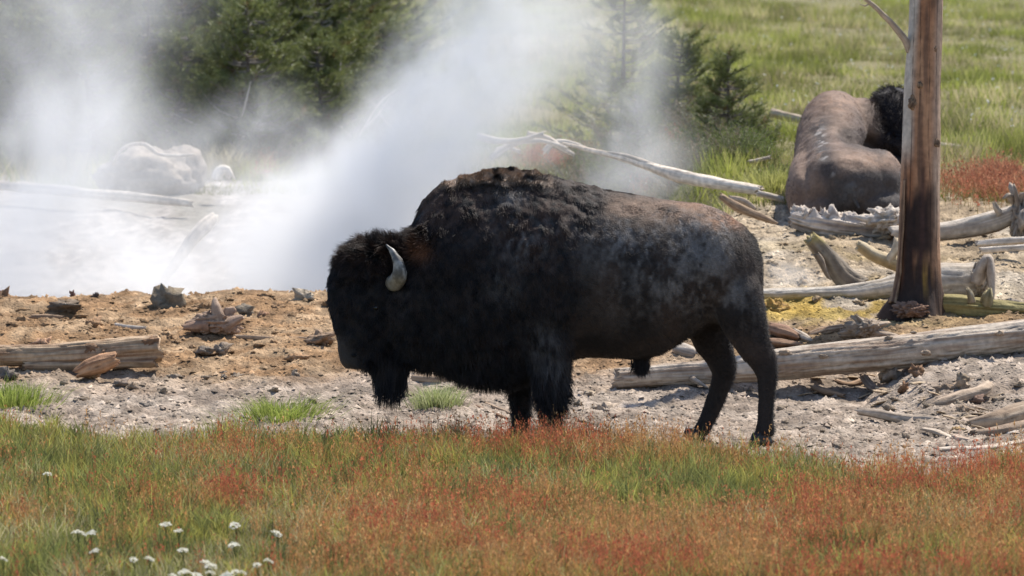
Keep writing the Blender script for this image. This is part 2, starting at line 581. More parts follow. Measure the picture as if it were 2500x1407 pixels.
# long wool of the cape, the head, the beard and the forelegs
def w_long(c):
    px, py, cape, hw, mz, leg = bison_zones(c)
    return (.02 + cape) * (1 - .85 * mz) * (1 + .6 * hw) * (1 - .6 * sstep(1010, 1040, py))


P, N_, r_ = sample(BV2, BN, BQ, 80000, w_long, 3)
px, py, cape, hw, mz, leg = bison_zones(P)
keep = cape > r_.random(len(P)) * .8
P, N_, px, py, hw, mz, leg = P[keep], N_[keep], px[keep], py[keep], hw[keep], mz[keep], leg[keep]
n = len(P)
cl = np.stack([vnoise(P * 13 + 60 * a) for a in range(3)], -1) - .5
beard = np.clip(elig((px, py), 952, 935, 55, 55), 0, 1)
brisk = np.clip(elig((px, py), 1150, 930, 110, 45), 0, 1)
pant = np.clip(elig((px, py), 1350, 950, 75, 85), 0, 1)
mop = np.clip(elig((px, py), 900, 610, 110, 60) + elig((px, py), 1000, 580, 50, 40), 0, 1)
L_ = .032 + .034 * mop * (.4 + 1.2 * r_.random(n)) + .085 * beard * (.5 + r_.random(n)) + .035 * brisk + .032 * pant * (.5 + r_.random(n)) - .02 * mz - .008 * hw * (1 - mop) * (1 - beard)
L_ *= .7 + .6 * r_.random(n)
D_ = N_ * (.55 + .5 * mop + .15 * pant)[:, None] + DN * (.75 - .55 * mop)[:, None] + np.array([.28, 0, 0]) * (1 - hw)[:, None] + np.array([-.25, 0, .25]) * mop[:, None] + .75 * cl
D_[beard > .4] = (N_[beard > .4] * .25 + DN + .25 * cl[beard > .4])
D_ /= np.linalg.norm(D_, axis=1, keepdims=True)
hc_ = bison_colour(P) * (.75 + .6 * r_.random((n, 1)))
child(hair('shaggy_fur', P, D_, L_, 5, .0016, hc_, None, curl=.55, droop=np.tile(DN * .5, (n, 1))), bison)

# short coat of the hindquarters
def w_short(c):
    px, py, cape, hw, mz, leg = bison_zones(c)
    return 1.02 - cape


P, N_, r_ = sample(BV2, BN, BQ, 70000, w_short, 4)
n = len(P)
px, py, *_ = bison_zones(P)
cl = np.stack([vnoise(P * 9 + 40 * a) for a in range(3)], -1) - .5
D_ = N_ * .28 + np.array([.75, 0, -.5]) + .7 * cl
D_ /= np.linalg.norm(D_, axis=1, keepdims=True)
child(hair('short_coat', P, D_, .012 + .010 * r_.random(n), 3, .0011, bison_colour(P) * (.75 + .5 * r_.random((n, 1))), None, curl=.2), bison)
# crest of bleached curls on the hump
m = 9000
P, N_, r_ = sample(BV2, BN, BQ, m, lambda c: sstep(1060, 1110, bison_zones(c)[0]) * (1 - sstep(1250, 1380, bison_zones(c)[0])) * np.clip(c[:, 2] - 1.62, 0, 1), 5)
cl = np.stack([vnoise(P * 18 + 40 * a) for a in range(3)], -1) - .5
D_ = N_ * .8 + np.array([.5, 0, 0]) + 1.5 * cl
D_ /= np.linalg.norm(D_, axis=1, keepdims=True)
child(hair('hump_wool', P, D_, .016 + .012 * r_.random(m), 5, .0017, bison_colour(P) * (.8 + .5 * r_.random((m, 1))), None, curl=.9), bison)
# tuft under the belly
m = 1400
c0 = bp(1565, 884)
P = c0 + rng.normal(0, 1, (m, 3)) * np.array([.022, .02, .012])
D_ = DN + rng.normal(0, .22, (m, 3))
D_ /= np.linalg.norm(D_, axis=1, keepdims=True)
child(hair('belly_tuft', P, D_, .05 + .05 * rng.random(m), 4, .0016, np.tile((.014, .011, .010), (m, 1)), None, curl=.3), bison)


def tube(path, radii, n=16, sub=6):
    path = np.asarray(path, float); radii = np.asarray(radii, float)
    k = len(path)
    t = np.linspace(0, k - 1, (k - 1) * sub + 1)
    # Catmull-Rom
    i = np.clip(np.floor(t).astype(int), 0, k - 2); f = (t - i)[:, None]
    p0, p1, p2, p3 = path[np.clip(i - 1, 0, k - 1)], path[i], path[i + 1], path[np.clip(i + 2, 0, k - 1)]
    P = .5 * (2 * p1 + (p2 - p0) * f + (2 * p0 - 5 * p1 + 4 * p2 - p3) * f ** 2 + (3 * p1 - p0 - 3 * p2 + p3) * f ** 3)
    Rr = np.interp(t, np.arange(k), radii)
    T = np.gradient(P, axis=0); T /= np.linalg.norm(T, axis=1, keepdims=True)
    u = np.cross(T[0], (0.13, .31, .94)); u /= np.linalg.norm(u)
    secs = []
    for a in range(len(P)):
        u = u - T[a] * (u @ T[a]); u /= np.linalg.norm(u)
        v = np.cross(T[a], u)
        secs.append((P[a], u * Rr[a], v * Rr[a]))
    return loft(secs, n), P, T


def horn(s):
    (Vh, Qh, Th), P, T = tube([bp(958, 690, s * .12), bp(966, 690, s * .20), bp(975, 672, s * .265), bp(973, 645, s * .285), bp(960, 618, s * .265), bp(943, 597, s * .235)],
                              [.056, .055, .051, .037, .022, .004], 20, 8)
    px, py = to_px(Vh)
    nn = fbm(Vh * 40, 3)
    c = mix((.09, .085, .078), (.34, .32, .285), sstep(.35, .62, nn))
    c = mix(c, (.25, .20, .13), np.exp(-((py - 690) / 14) ** 2) * .7)
    c = mix(c, (.06, .058, .055), .6 * sstep(632, 598, py))
    child(build('horn', Vh + (nn[:, None] - .5) * .006, [Qh, Th], M_HORN, C=c), bison)


horn(-1); horn(1)
for s in (-1, 1):
    (Ve, Qe, Te), _, _ = tube([bp(1000, 690, s * .16), bp(1022, 697, s * .22), bp(1044, 712, s * .25)], [.028, .032, .006], 14, 5)
    child(build('ear', Ve, [Qe, Te], M_HIDE, C=np.tile((.022, .016, .013), (len(Ve), 1))), bison)
    Ve, Qe, Te = ellipsoid(bp(917, 752, s * .158), (.019, .012, .016), 16)
    child(build('eye', Ve, [Qe, Te], M_EYE, C=np.tile((.008, .006, .005), (len(Ve), 1))), bison)
    Ve, Qe, Te = ellipsoid(bp(864, 868, s * .098), (.020, .010, .013), 14)
    child(build('nostril', Ve, [Qe, Te], M_HIDE, C=np.tile((.004, .004, .004), (len(Ve), 1))), bison)
for hx, hy in ((1861, -.20), (1697, .20), (1340, -.23), (1264, .22)):
    for k in (-1, 1):
        cc = bp(hx, 1070, hy); zz = 0.012
        secs = [(np.array([cc[0] - .010 + .004 * k, cc[1] + k * .024, z]), (rx, 0, 0), (0, ry, 0)) for z, rx, ry in
                ((-.01, .078, .027), (.02, .075, .027), (.045, .064, .026), (.075, .052, .023))]
        Vh, Qh, Th = loft(secs, 18)
        child(build('hoof', Vh, [Qh, Th], M_HORN, C=np.tile((.02, .017, .015), (len(Vh), 1))), bison)
(Vt, Qt, Tt), TP, TT = tube([bp(1838, 588, 0), bp(1852, 640, -.01), bp(1855, 710, -.02), bp(1857, 765, -.03)], [.022, .018, .014, .010], 12, 6)
child(build('tail', Vt, [Qt, Tt], M_HIDE, C=np.tile((.02, .016, .014), (len(Vt), 1))), bison)
m = 900
P = TP[-1] + rng.normal(0, .008, (m, 3)); D_ = DN + rng.normal(0, .13, (m, 3)); D_ /= np.linalg.norm(D_, axis=1, keepdims=True)
child(hair('tail_tuft', P, D_, .06 + .08 * rng.random(m), 4, .0014, np.tile((.012, .010, .009), (m, 1)), None, curl=.25), bison)

# ---- the bison lying behind the dead trunk, rump towards the camera
def el(px, py, d, rx, ry, rz):
    return ellipsoid(at(px, py, d), (rx, ry, rz), 28)


def lsec(px, py, d, rx, rz):
    return (at(px, py, d), (0, 0, rz), (rx, 0, 0))


LV, LN, LQ = fuse([
    loft([lsec(2062, 458, 49.42, .16, .13), lsec(2062, 455, 49.5, .30, .22), lsec(2060, 452, 49.65, .40, .285), lsec(2058, 448, 49.9, .455, .315), lsec(2050, 440, 50.2, .43, .335),
          lsec(2042, 420, 50.5, .375, .36), lsec(2036, 395, 50.8, .335, .40), lsec(2032, 372, 51.1, .315, .44), lsec(2032, 352, 51.4, .305, .455), lsec(2040, 345, 51.7, .30, .43), lsec(2060, 360, 52.0, .24, .33), lsec(2070, 370, 52.2, .12, .18)], 48),
    el(2142, 440, 49.95, .215, .42, .255), el(1978, 470, 49.9, .205, .46, .27), el(2130, 500, 49.8, .26, .36, .17), el(2000, 505, 49.8, .25, .42, .16),
    el(2100, 325, 51.75, .245, .42, .30), el(2180, 300, 51.9, .23, .38, .31), el(2150, 380, 51.7, .30, .40, .25), el(2040, 480, 51.2, .42, .60, .28)], .016, 22)


def lying_colour(P):
    q = to_px(P)
    px, py = q
    n = fbm(P * 4 + 9, 4); nf = fbm(P * 24 + 2, 3)
    c = mix((.15, .098, .070), (.25, .17, .122), sstep(.3, .7, n))
    c = mix(c, (.27, .165, .105), .6 * np.clip(elig(q, 2120, 390, 70, 22) + elig(q, 2050, 255, 70, 30), 0, 1) * sstep(.3, .6, nf))
    spine = np.interp(py, [230, 330, 420, 470], [2020, 1998, 2022, 2060])
    c = mix(c, (.055, .046, .042), .92 * np.exp(-((px - spine) / 27) ** 2) * sstep(.2, .42, nf) * sstep(250, 310, py))
    c = mix(c, (.38, .35, .32), .85 * np.exp(-((px - spine - 4) / 12) ** 2) * sstep(.52, .66, fbm(P * 17 + 4, 3)) * sstep(300, 330, py) * (1 - sstep(420, 440, py)))
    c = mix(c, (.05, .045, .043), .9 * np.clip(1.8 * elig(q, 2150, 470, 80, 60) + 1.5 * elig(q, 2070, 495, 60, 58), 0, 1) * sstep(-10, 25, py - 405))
    c = mix(c, (.045, .034, .03), .8 * np.clip(1.8 * np.exp(-((py - 338 - .30 * (px - 2080)) / 20) ** 2) * sstep(2030, 2070, px) * sstep(2175, 2150, px) + .7 * elig(q, 2105, 300, 30, 45), 0, 1))  # fold's shade painted into the coat, plus the darker brown shoulder
    c = mix(c, (.11, .115, .12), .6 * elig(q, 2078, 460, 30, 26) * sstep(.35, .6, nf))
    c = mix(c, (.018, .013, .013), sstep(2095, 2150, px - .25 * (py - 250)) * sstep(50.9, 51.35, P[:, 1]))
    return c


lying = empty('bison', (2.7, 50.2, 1.15))
tag(lying, 'brown bison lying down with its rump turned, half hidden by the dead trunk', 'bison')
LV2 = LV + LN * ((fbm(LV * 11, 3) - .5) * .022)[:, None]
lpx, lpy = to_px(LV2)
crease = -.02 * np.exp(-(((lpx - 2020 - .25 * (lpy - 430)) / 10) ** 2)) * sstep(400, 440, lpy) * (1 - sstep(490, 520, lpy)) * (LV2[:, 1] < 50)
crease += .012 * np.exp(-(((lpx - 2080) / 22) ** 2 + ((lpy - 455) / 20) ** 2)) * (LV2[:, 1] < 50)
crease += -.02 * np.exp(-(((lpx - 2078) / 24) ** 2 + ((lpy - 372) / 8) ** 2)) * (LV2[:, 1] < 50.2)
crease += -.09 * np.exp(-((lpy - 334 - .32 * (lpx - 2080)) / 14) ** 2) * sstep(2035, 2080, lpx) * (LV2[:, 1] > 50.0) * (LV2[:, 1] < 51.6)
crease += -.03 * np.exp(-((lpx - np.interp(lpy, [300, 400, 520], [1972, 1962, 1985])) / 14) ** 2) * sstep(330, 380, lpy) * (LV2[:, 1] < 51)
LV2 += LN * crease[:, None]
child(build('body', LV2, LQ, M_HIDE, C=lying_colour(LV2)), lying)
P, N_, r_ = sample(LV2, LN, LQ, 40000, lambda c: np.ones(len(c)), 8)
n = len(P)
lpx, lpy = to_px(P)
darkw = sstep(2095, 2150, lpx - .25 * (lpy - 250)) * sstep(50.9, 51.35, P[:, 1])
cl = np.stack([vnoise(P * 10 + 40 * a) for a in range(3)], -1) - .5
D_ = N_ * (.3 + .5 * darkw)[:, None] + np.array([0, -.45, -.5]) + .9 * cl
D_ /= np.linalg.norm(D_, axis=1, keepdims=True)
child(hair('fur', P, D_, (.014 + .045 * darkw) * (.7 + .6 * r_.random(n)), 4, .0015 + .0006 * darkw, lying_colour(P) * (.75 + .5 * r_.random((n, 1))), None, curl=.45), lying)
(Vt, Qt, Tt), TP, TT = tube([at(2066, 425, 49.62), at(2072, 450, 49.46), at(2082, 480, 49.44), at(2098, 510, 49.42)], [.035, .026, .02, .012], 12, 6)
child(build('tail', Vt, [Qt, Tt], M_HIDE, C=np.tile((.06, .055, .052), (len(Vt), 1))), lying)
for s, (hx, hy) in ((-1, (2168, 240)), (1, (2225, 250))):
    (Vh, Qh, Th), _, _ = tube([at(hx, hy, 51.6), at(hx + 12 * s, hy - 15, 51.5), at(hx + 14 * s, hy - 32, 51.45)], [.04, .03, .004], 14, 6)
    if s > 0:
        child(build('horn', Vh, [Qh, Th], M_HORN, C=np.tile((.2, .18, .16), (len(Vh), 1))), lying)

# ------------------------------------------------------------------ dead wood
GREY = ((.46, .43, .395), (.27, .225, .185))
WARM = ((.40, .32, .245), (.22, .15, .10))
BROWN = ((.30, .20, .135), (.15, .09, .06))
PALE = ((.62, .60, .57), (.40, .37, .34))


def wood_mesh(path, radii, seed=0, nseg=40, step=.02, flat=1.0, groove=.10, jag=.05, colours=GREY, twist=0.0, lump=.12, tint=None, flat_axis=None):
    """a weathered log: grain grooves along a bent path, splintered ends; returns V, [quads, tris], colours"""
    path = np.asarray(path, float); k = len(path)
    radii = np.asarray(radii, float)
    seg = np.linalg.norm(np.diff(path, axis=0), axis=1); cum = np.concatenate([[0], np.cumsum(seg)])
    m = max(12, int(cum[-1] / step))
    u_ = np.linspace(0, cum[-1], m)
    t = np.interp(u_, cum, np.arange(k))
    i = np.clip(np.floor(t).astype(int), 0, k - 2); f = (t - i)[:, None]
    p0, p1, p2, p3 = path[np.clip(i - 1, 0, k - 1)], path[i], path[i + 1], path[np.clip(i + 2, 0, k - 1)]
    P = .5 * (2 * p1 + (p2 - p0) * f + (2 * p0 - 5 * p1 + 4 * p2 - p3) * f ** 2 + (3 * p1 - p0 - 3 * p2 + p3) * f ** 3)
    Rr = np.interp(u_, cum, radii)
    T = np.gradient(P, axis=0); T /= np.linalg.norm(T, axis=1, keepdims=True)
    ref = np.array([0, 0, 1.0]) if flat_axis is None else np.asarray(flat_axis, float)
    if abs(T[0] @ ref) > .9:
        ref = np.array([0, 1.0, 0])
    th = np.linspace(0, 2 * np.pi, nseg, endpoint=False)
    A = th[None, :] + twist * u_[:, None]
    cosA, sinA = np.cos(A), np.sin(A)
    so = seed * 13.7
    U = np.repeat(u_[:, None], nseg, 1)
    rmean = float(np.mean(radii))
    lowf = fbm(np.stack([np.cos(th)[None] * .9 + 0 * U + so, np.sin(th)[None] * .9 + 0 * U, U * (.35 / max(rmean, .02)) * .6], -1), 3) - .5
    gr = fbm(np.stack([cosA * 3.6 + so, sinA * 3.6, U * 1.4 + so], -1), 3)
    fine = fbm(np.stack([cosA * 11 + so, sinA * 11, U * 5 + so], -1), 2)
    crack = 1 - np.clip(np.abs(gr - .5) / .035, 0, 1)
    rad = Rr[:, None] * (1 + 2 * lump * lowf + groove * ((gr - .5) * 1.2 - .6 * crack + .7 * (fine - .5)))
    # ends taper raggedly
    e0 = np.clip(u_ / max(1e-6, jag), 0, 1)[:, None]; e1 = np.clip((u_[-1] - u_) / max(1e-6, jag), 0, 1)[:, None]
    V = np.empty((m, nseg, 3))
    for a in range(m):
        v = ref - T[a] * (ref @ T[a]); v /= np.linalg.norm(v)
        w = np.cross(T[a], v)
        V[a] = P[a] + np.outer(np.sin(th) * rad[a] * flat, v) + np.outer(np.cos(th) * rad[a], w)
    endn = fbm(np.stack([np.cos(th) * 2.2 + so, np.sin(th) * 2.2, 0 * th + 3], -1), 3) - .5
    endm = fbm(np.stack([np.cos(th) * 2.2 + so, np.sin(th) * 2.2, 0 * th + 9], -1), 3) - .5
    V += (T[0][None, None] * ((1 - e0) * endn[None] * jag * 2.4)[..., None]) + (T[-1][None, None] * ((1 - e1) * endm[None] * jag * 2.4)[..., None])
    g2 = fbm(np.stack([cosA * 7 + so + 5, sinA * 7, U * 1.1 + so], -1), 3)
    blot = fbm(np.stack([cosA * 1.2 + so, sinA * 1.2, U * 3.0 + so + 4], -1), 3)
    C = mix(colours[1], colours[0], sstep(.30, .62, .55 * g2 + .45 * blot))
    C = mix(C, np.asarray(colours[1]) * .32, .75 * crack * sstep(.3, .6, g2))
    V = V.reshape(-1, 3); C = C.reshape(-1, 3) * np.array([1.02, .92, .80])
    if tint is not None:
        C = tint(V, C)
    ia = np.arange(m - 1)[:, None] * nseg + np.arange(nseg)[None]
    ib = np.arange(m - 1)[:, None] * nseg + (np.arange(nseg)[None] + 1) % nseg
    Q = np.stack([ia, ib, ib + nseg, ia + nseg], -1).reshape(-1, 4)
    # sunken ragged end faces
    c0 = P[0] + T[0] * jag * .35; c1 = P[-1] - T[-1] * jag * .35
    b = len(V)
    V = np.concatenate([V, [c0, c1]])
    ec = mix(colours[1], colours[0], np.array([.35, .35])) * .7
    C = np.concatenate([C, ec])
    ar = np.arange(nseg); an = (ar + 1) % nseg; l = (m - 1) * nseg
    Tt = np.concatenate([np.stack([an, ar, 0 * ar + b], -1), np.stack([l + ar, l + an, 0 * ar + b + 1], -1)])
    return V, [Q, Tt], C


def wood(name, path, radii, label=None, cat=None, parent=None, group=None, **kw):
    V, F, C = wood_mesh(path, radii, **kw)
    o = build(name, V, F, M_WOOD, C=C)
    if parent is None:
        shift(o, np.asarray(path[0], float))
        tag(o, label, cat, group)
    else:
        child(o, parent)
    return o


def gnarl_mesh(c, size, seed=0, spikes=.5, n=44, colours=GREY, grain=(1, 1, .35), tint=None, amp=1.0):
    """a knotted lump of old wood: a ball drawn out along its ridged grain"""
    th = np.linspace(0, 2 * np.pi, n, endpoint=False); ph = np.linspace(-np.pi / 2, np.pi / 2, n // 2 + 1)
    PH, TH = np.meshgrid(ph, th, indexing='ij')
    D = np.stack([np.cos(PH) * np.cos(TH), np.cos(PH) * np.sin(TH), np.sin(PH)], -1).reshape(-1, 3)
    so = seed * 9.1
    a = fbm(D * np.array(grain) * 2.6 + so, 4)
    b = 1 - np.abs(fbm(D * np.array(grain) * 5.0 + so + 7, 3) - .5) * 4
    r = 1 + 1.1 * (a - .5) + .22 * (b - .5) + .35 * (fbm(D * 7 + so, 3) - .5) + spikes * np.clip(fbm(D * 2.1 + so + 30, 2) - .58, 0, 1) * 5
    r = 1 + (r - 1) * amp
    V = np.asarray(c) + D * r[:, None] * np.asarray(size)
    C = mix(colours[1], colours[0], sstep(.3, .65, fbm(D * np.array(grain) * 6 + so, 3) * .6 + .4 * a)) * np.array([.95, .86, .75])
    if tint is not None:
        C = tint(V, C)
    k = n // 2 + 1
    ia = np.arange(k - 1)[:, None] * n + np.arange(n)[None]; ib = np.arange(k - 1)[:, None] * n + (np.arange(n)[None] + 1) % n
    return V, np.stack([ia, ib, ib + n, ia + n], -1).reshape(-1, 4), C


def gnarl(name, c, size, label=None, cat=None, parent=None, mat=None, group=None, **kw):
    V, Q, C = gnarl_mesh(c, size, **kw)
    o = build(name, V, Q, mat or M_WOOD, C=C)
    if parent is None:
        shift(o, c); tag(o, label, cat, group)
    else:
        child(o, parent)
    return o


def on(px, py, up=0.0, dmin=28.0):
    p = gh(px, py, dmin); p[2] += up
    return p


def px2m(px, d):
    return px * d / F_PX


# the snag
SD = 45.0
def snag_tint(V, C):
    px, py = to_px(V)
    n = fbm(V * np.array([9, 9, .9]) + 4, 4); n2 = fbm(V * np.array([22, 22, 1.6]) + 14, 3)
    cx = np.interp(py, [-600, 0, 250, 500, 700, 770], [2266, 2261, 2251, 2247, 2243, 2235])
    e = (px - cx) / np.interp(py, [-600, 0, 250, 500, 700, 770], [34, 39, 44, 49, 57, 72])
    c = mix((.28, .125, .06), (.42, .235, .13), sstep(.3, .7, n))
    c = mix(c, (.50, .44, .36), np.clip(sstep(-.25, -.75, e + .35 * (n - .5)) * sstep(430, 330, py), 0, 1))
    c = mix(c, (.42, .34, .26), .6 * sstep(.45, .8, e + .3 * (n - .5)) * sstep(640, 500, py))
    c = mix(c, (.11, .065, .045), .65 * sstep(.52, .66, n2))
    wet = sstep(430, 500, py + 160 * (n - .5)) * sstep(-.95, -.6, e + .15 * (n2 - .5)) * sstep(1.0, .35, e + .4 * (n2 - .5)) * (1 - .65 * sstep(600, 640, py) * (1 - sstep(660, 730, py)) * sstep(.4, .6, n2))
    c = mix(c, (.016, .011, .011), .95 * np.clip(wet, 0, 1))
    streak = np.exp(-((e - .12 - .08 * (n - .5)) / .13) ** 2) * sstep(330, 440, py)
    c = mix(c, (.06, .032, .026), .85 * streak)
    c = mix(c, (.035, .024, .020), .85 * sstep(640, 720, py + 60 * (n - .5)))
    ang = np.arctan2(V[:, 1] - SD, V[:, 0] - at(2248, 400, SD)[0])
    for a0 in (-1.15, -1.75, -2.2, -.7):
        wob = .05 * (fbm(np.stack([V[:, 2] * 1.5, 0 * ang, 0 * ang + a0 * 7], -1), 2) - .5) * 4
        c = mix(c, (.03, .02, .016), .8 * np.exp(-((ang - a0 - wob) / .022) ** 2) * sstep(.35, .5, fbm(np.stack([V[:, 2] * .9, 0 * ang, 0 * ang + a0 * 3], -1), 2)))
    c = mix(c, (.34, .21, .04), .75 * np.exp(-(((px - 2256) / 14) ** 2 + ((py - 680) / 34) ** 2)) * sstep(.35, .6, n2))
    return c


snag = empty('dead_tree', at(2240, 770, SD))
tag(snag, 'bare standing dead tree trunk, orange brown above and charred dark below', 'dead tree')
sp = [at(2232, 790, SD), at(2236, 765, SD), at(2240, 735, SD), at(2243, 690, SD), at(2245, 600, SD), at(2246, 500, SD), at(2248, 400, SD), at(2250, 300, SD), at(2253, 200, SD),
      at(2259, 100, SD), at(2262, 0, SD), at(2266, -300, SD), at(2270, -700, SD), at(2276, -1000, SD)]
sr = [px2m(v, SD) for v in (84, 75, 64, 56, 51, 49.5, 47.5, 46, 44, 41.5, 40, 37, 30, 22)]
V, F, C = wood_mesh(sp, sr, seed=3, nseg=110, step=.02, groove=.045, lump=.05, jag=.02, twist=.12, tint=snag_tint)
# flare of the roots
zrel = sstep(.30, 0, V[:, 2] - sp[1][2])
ctr = np.array([sp[2][0], sp[2][1]])
dv = V[:, :2] - ctr
ang = np.arctan2(dv[:, 1], dv[:, 0])
V[:, :2] += dv * (zrel * .22 * np.clip(np.sin(ang * 4 + .5), -.3, 1))[:, None]
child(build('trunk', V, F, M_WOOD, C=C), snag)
wood('branch', [at(2222, 122, SD - .02), at(2210, 98, SD - .06), at(2186, 68, SD - .12), at(2158, 38, SD - .2), at(2118, 2, SD - .3), at(2060, -40, SD - .5), at(2000, -90, SD - .7)],
     [.033, .026, .022, .020, .015, .010, .004], parent=snag, seed=5, nseg=18, colours=GREY, groove=.12, lump=.2, jag=.01)
wood('twig', [at(2124, 8, SD - .28), at(2112, 14, SD - .29), at(2098, 10, SD - .3)], [.007, .005, .002], parent=snag, seed=6, nseg=8, step=.01, colours=GREY)
for kx, ky, rr in ((2228, 252, .034), (2246, 208, .020), (2287, 350, .024), (2282, 120, .018)):
    V, Q, C = gnarl_mesh(at(kx, ky, SD - .135 + .04 * abs(kx - 2250) / 40), (rr, rr * .55, rr * 1.25), seed=int(kx), spikes=.2, n=20, colours=((.30, .22, .15), (.07, .045, .035)), grain=(1, 1, 1))
    child(build('knot', V, Q, M_WOOD, C=C), snag)
gnarl('root_crumble', at(2222, 758, SD - .26), (.12, .07, .05), parent=snag, seed=21, n=60, spikes=.3, grain=(2, 2, 1.5), colours=((.30, .20, .15), (.12, .07, .055)))
wood('bark_strip', [at(2208, 440, SD - .1), at(2203, 520, SD - .1), at(2199, 600, SD - .1), at(2192, 680, SD - .1), at(2180, 740, SD - .12)], [.008, .018, .018, .022, .03],
     parent=snag, seed=9, nseg=16, colours=((.33, .24, .17), (.10, .06, .045)), groove=.3, lump=.3, jag=.02)

# the big log behind the hind legs
def blog(px, py, up_px, d):
    return at(px, py - up_px, d)


log = empty('fallen_log', at(1500, 950, 43.0))
tag(log, 'long pale weathered log lying behind the hind legs of the standing bison', 'log')
wood('trunk', [at(1500, 927, 43.0), at(1600, 918, 43.02), at(1750, 908, 43.05), at(1900, 892, 43.1), at(2050, 874, 43.13), at(2200, 858, 43.18), at(2350, 840, 43.24), at(2500, 822, 43.3), at(2700, 800, 43.4), at(3000, 770, 43.55)],
     [px2m(v, 43.1) for v in (28, 27, 30, 38, 41, 41, 42, 42, 42, 40)], parent=log, seed=12, nseg=84, step=.016, groove=.16, lump=.07, jag=.07, twist=.35, colours=((.50, .465, .42), (.27, .205, .16)))
for kx, ky, rr in ((1915, 862, .035), (2010, 870, .03), (2260, 862, .032), (2170, 825, .025), (2230, 812, .02), (1665, 898, .025), (2440, 815, .03)):
    d0 = 43.02 if ky > 850 else 43.12
    gnarl('knot', at(kx, ky, d0), (rr * 1.1, rr * .5, rr * .55), parent=log, seed=kx, spikes=.5, n=20, grain=(.6, 1, 2), colours=((.40, .34, .28), (.20, .155, .12)))
wood('branch_stub', [at(1690, 925, 42.95), at(1712, 938, 42.8), at(1728, 946, 42.7)], [.022, .014, .005], parent=log, seed=2, nseg=12, step=.01)

# the yellow-stained log behind the snag with its torn end
def sulphur_under(V, C):
    px, py = to_px(V)
    n = fbm(V * 9 + 2, 3)
    return mix(C, (.44, .30, .075), .8 * sstep(712, 732, py + 14 * (n - .5)))


l2 = empty('fallen_log', at(1990, 735, 45.7))
tag(l2, 'grey log with a yellow stained underside running behind the dead trunk', 'log')
wood('trunk', [at(1760, 722, 45.6), at(1900, 722, 45.6), at(2050, 717, 45.62), at(2150, 706, 45.65), at(2230, 694, 45.7), at(2300, 688, 45.75), at(2360, 688, 45.78), at(2400, 686, 45.8)],
     [px2m(v, 45.7) for v in (18, 18, 20, 25, 38, 46, 44, 46)], parent=l2, seed=31, nseg=56, groove=.13, lump=.09, jag=.05, colours=((.56, .55, .52), (.36, .33, .29)), tint=sulphur_under)
gnarl('torn_end', at(2395, 684, 45.75), (px2m(28, 45.7), .11, px2m(44, 45.7)), parent=l2, seed=4, spikes=.3, n=60, grain=(1.2, 2.2, 1.2), colours=((.44, .41, .36), (.20, .165, .13)))
wood('root', [at(2385, 690, 45.6), at(2400, 655, 45.58), at(2412, 632, 45.58), at(2418, 668, 45.55), at(2424, 730, 45.5)], [.05, .05, .035, .04, .012], parent=l2, seed=8, nseg=16, step=.012, groove=.3, lump=.3)
o = gnarl('sulphur_stub', at(1890, 762, 45.2), (px2m(36, 45), .1, px2m(26, 45)), 'yellow crusted stub of wood under the grey log beside the hind leg', 'wood', seed=14, spikes=.4, n=44, grain=(.6, 2, 2),
          colours=((.44, .30, .09), (.24, .15, .06)))
# leaning stub
def yellow_tip(V, C):
    px, py = to_px(V)
    return mix(C, (.38, .30, .10), .8 * sstep(604, 580, py + 14 * (fbm(V * 14, 2) - .5)))


st = empty('leaning_stub', at(2085, 690, 45.95))
tag(st, 'short grey stub leaning out of the ground with a yellow tip', 'stub')
wood('stem', [at(2092, 705, 45.9), at(2062, 678, 45.9), at(2030, 640, 45.9), at(2000, 604, 45.88), at(1978, 580, 45.86)], [px2m(v, 45.9) for v in (38, 29, 24, 21, 16)], parent=st, seed=17, nseg=36, step=.012,
     groove=.2, lump=.14, jag=.04, colours=((.30, .28, .24), (.15, .13, .11)), tint=yellow_tip)
wood('peeled_bark', [at(1995, 622, 45.78), at(2006, 640, 45.78), at(2018, 668, 45.78), at(2028, 684, 45.78)], [.028, .03, .018, .004], parent=st, seed=18, nseg=14, step=.008, groove=.5, lump=.4, jag=.03, colours=((.24, .21, .18), (.10, .085, .07)))
# forked yellowish branch
fb = empty('forked_branch', at(2190, 650, 46.5))
tag(fb, 'pale yellowish forked branch rising just behind the dead trunk', 'branch')
wood('limb', [at(2290, 690, 46.4), at(2220, 655, 46.4), at(2170, 638, 46.4), at(2130, 622, 46.4), at(2108, 606, 46.4), at(2092, 598, 46.4)], [px2m(v, 46.4) for v in (26, 22, 18, 16, 15, 12)], parent=fb, seed=23, nseg=28, step=.012,
     groove=.08, lump=.12, jag=.03, colours=((.52, .47, .36), (.36, .29, .17)))
wood('limb', [at(2168, 640, 46.38), at(2182, 618, 46.36), at(2188, 600, 46.36), at(2190, 584, 46.36)], [px2m(v, 46.4) for v in (13, 10, 9, 6)], parent=fb, seed=24, nseg=20, step=.01, colours=((.50, .46, .38), (.34, .28, .2)))
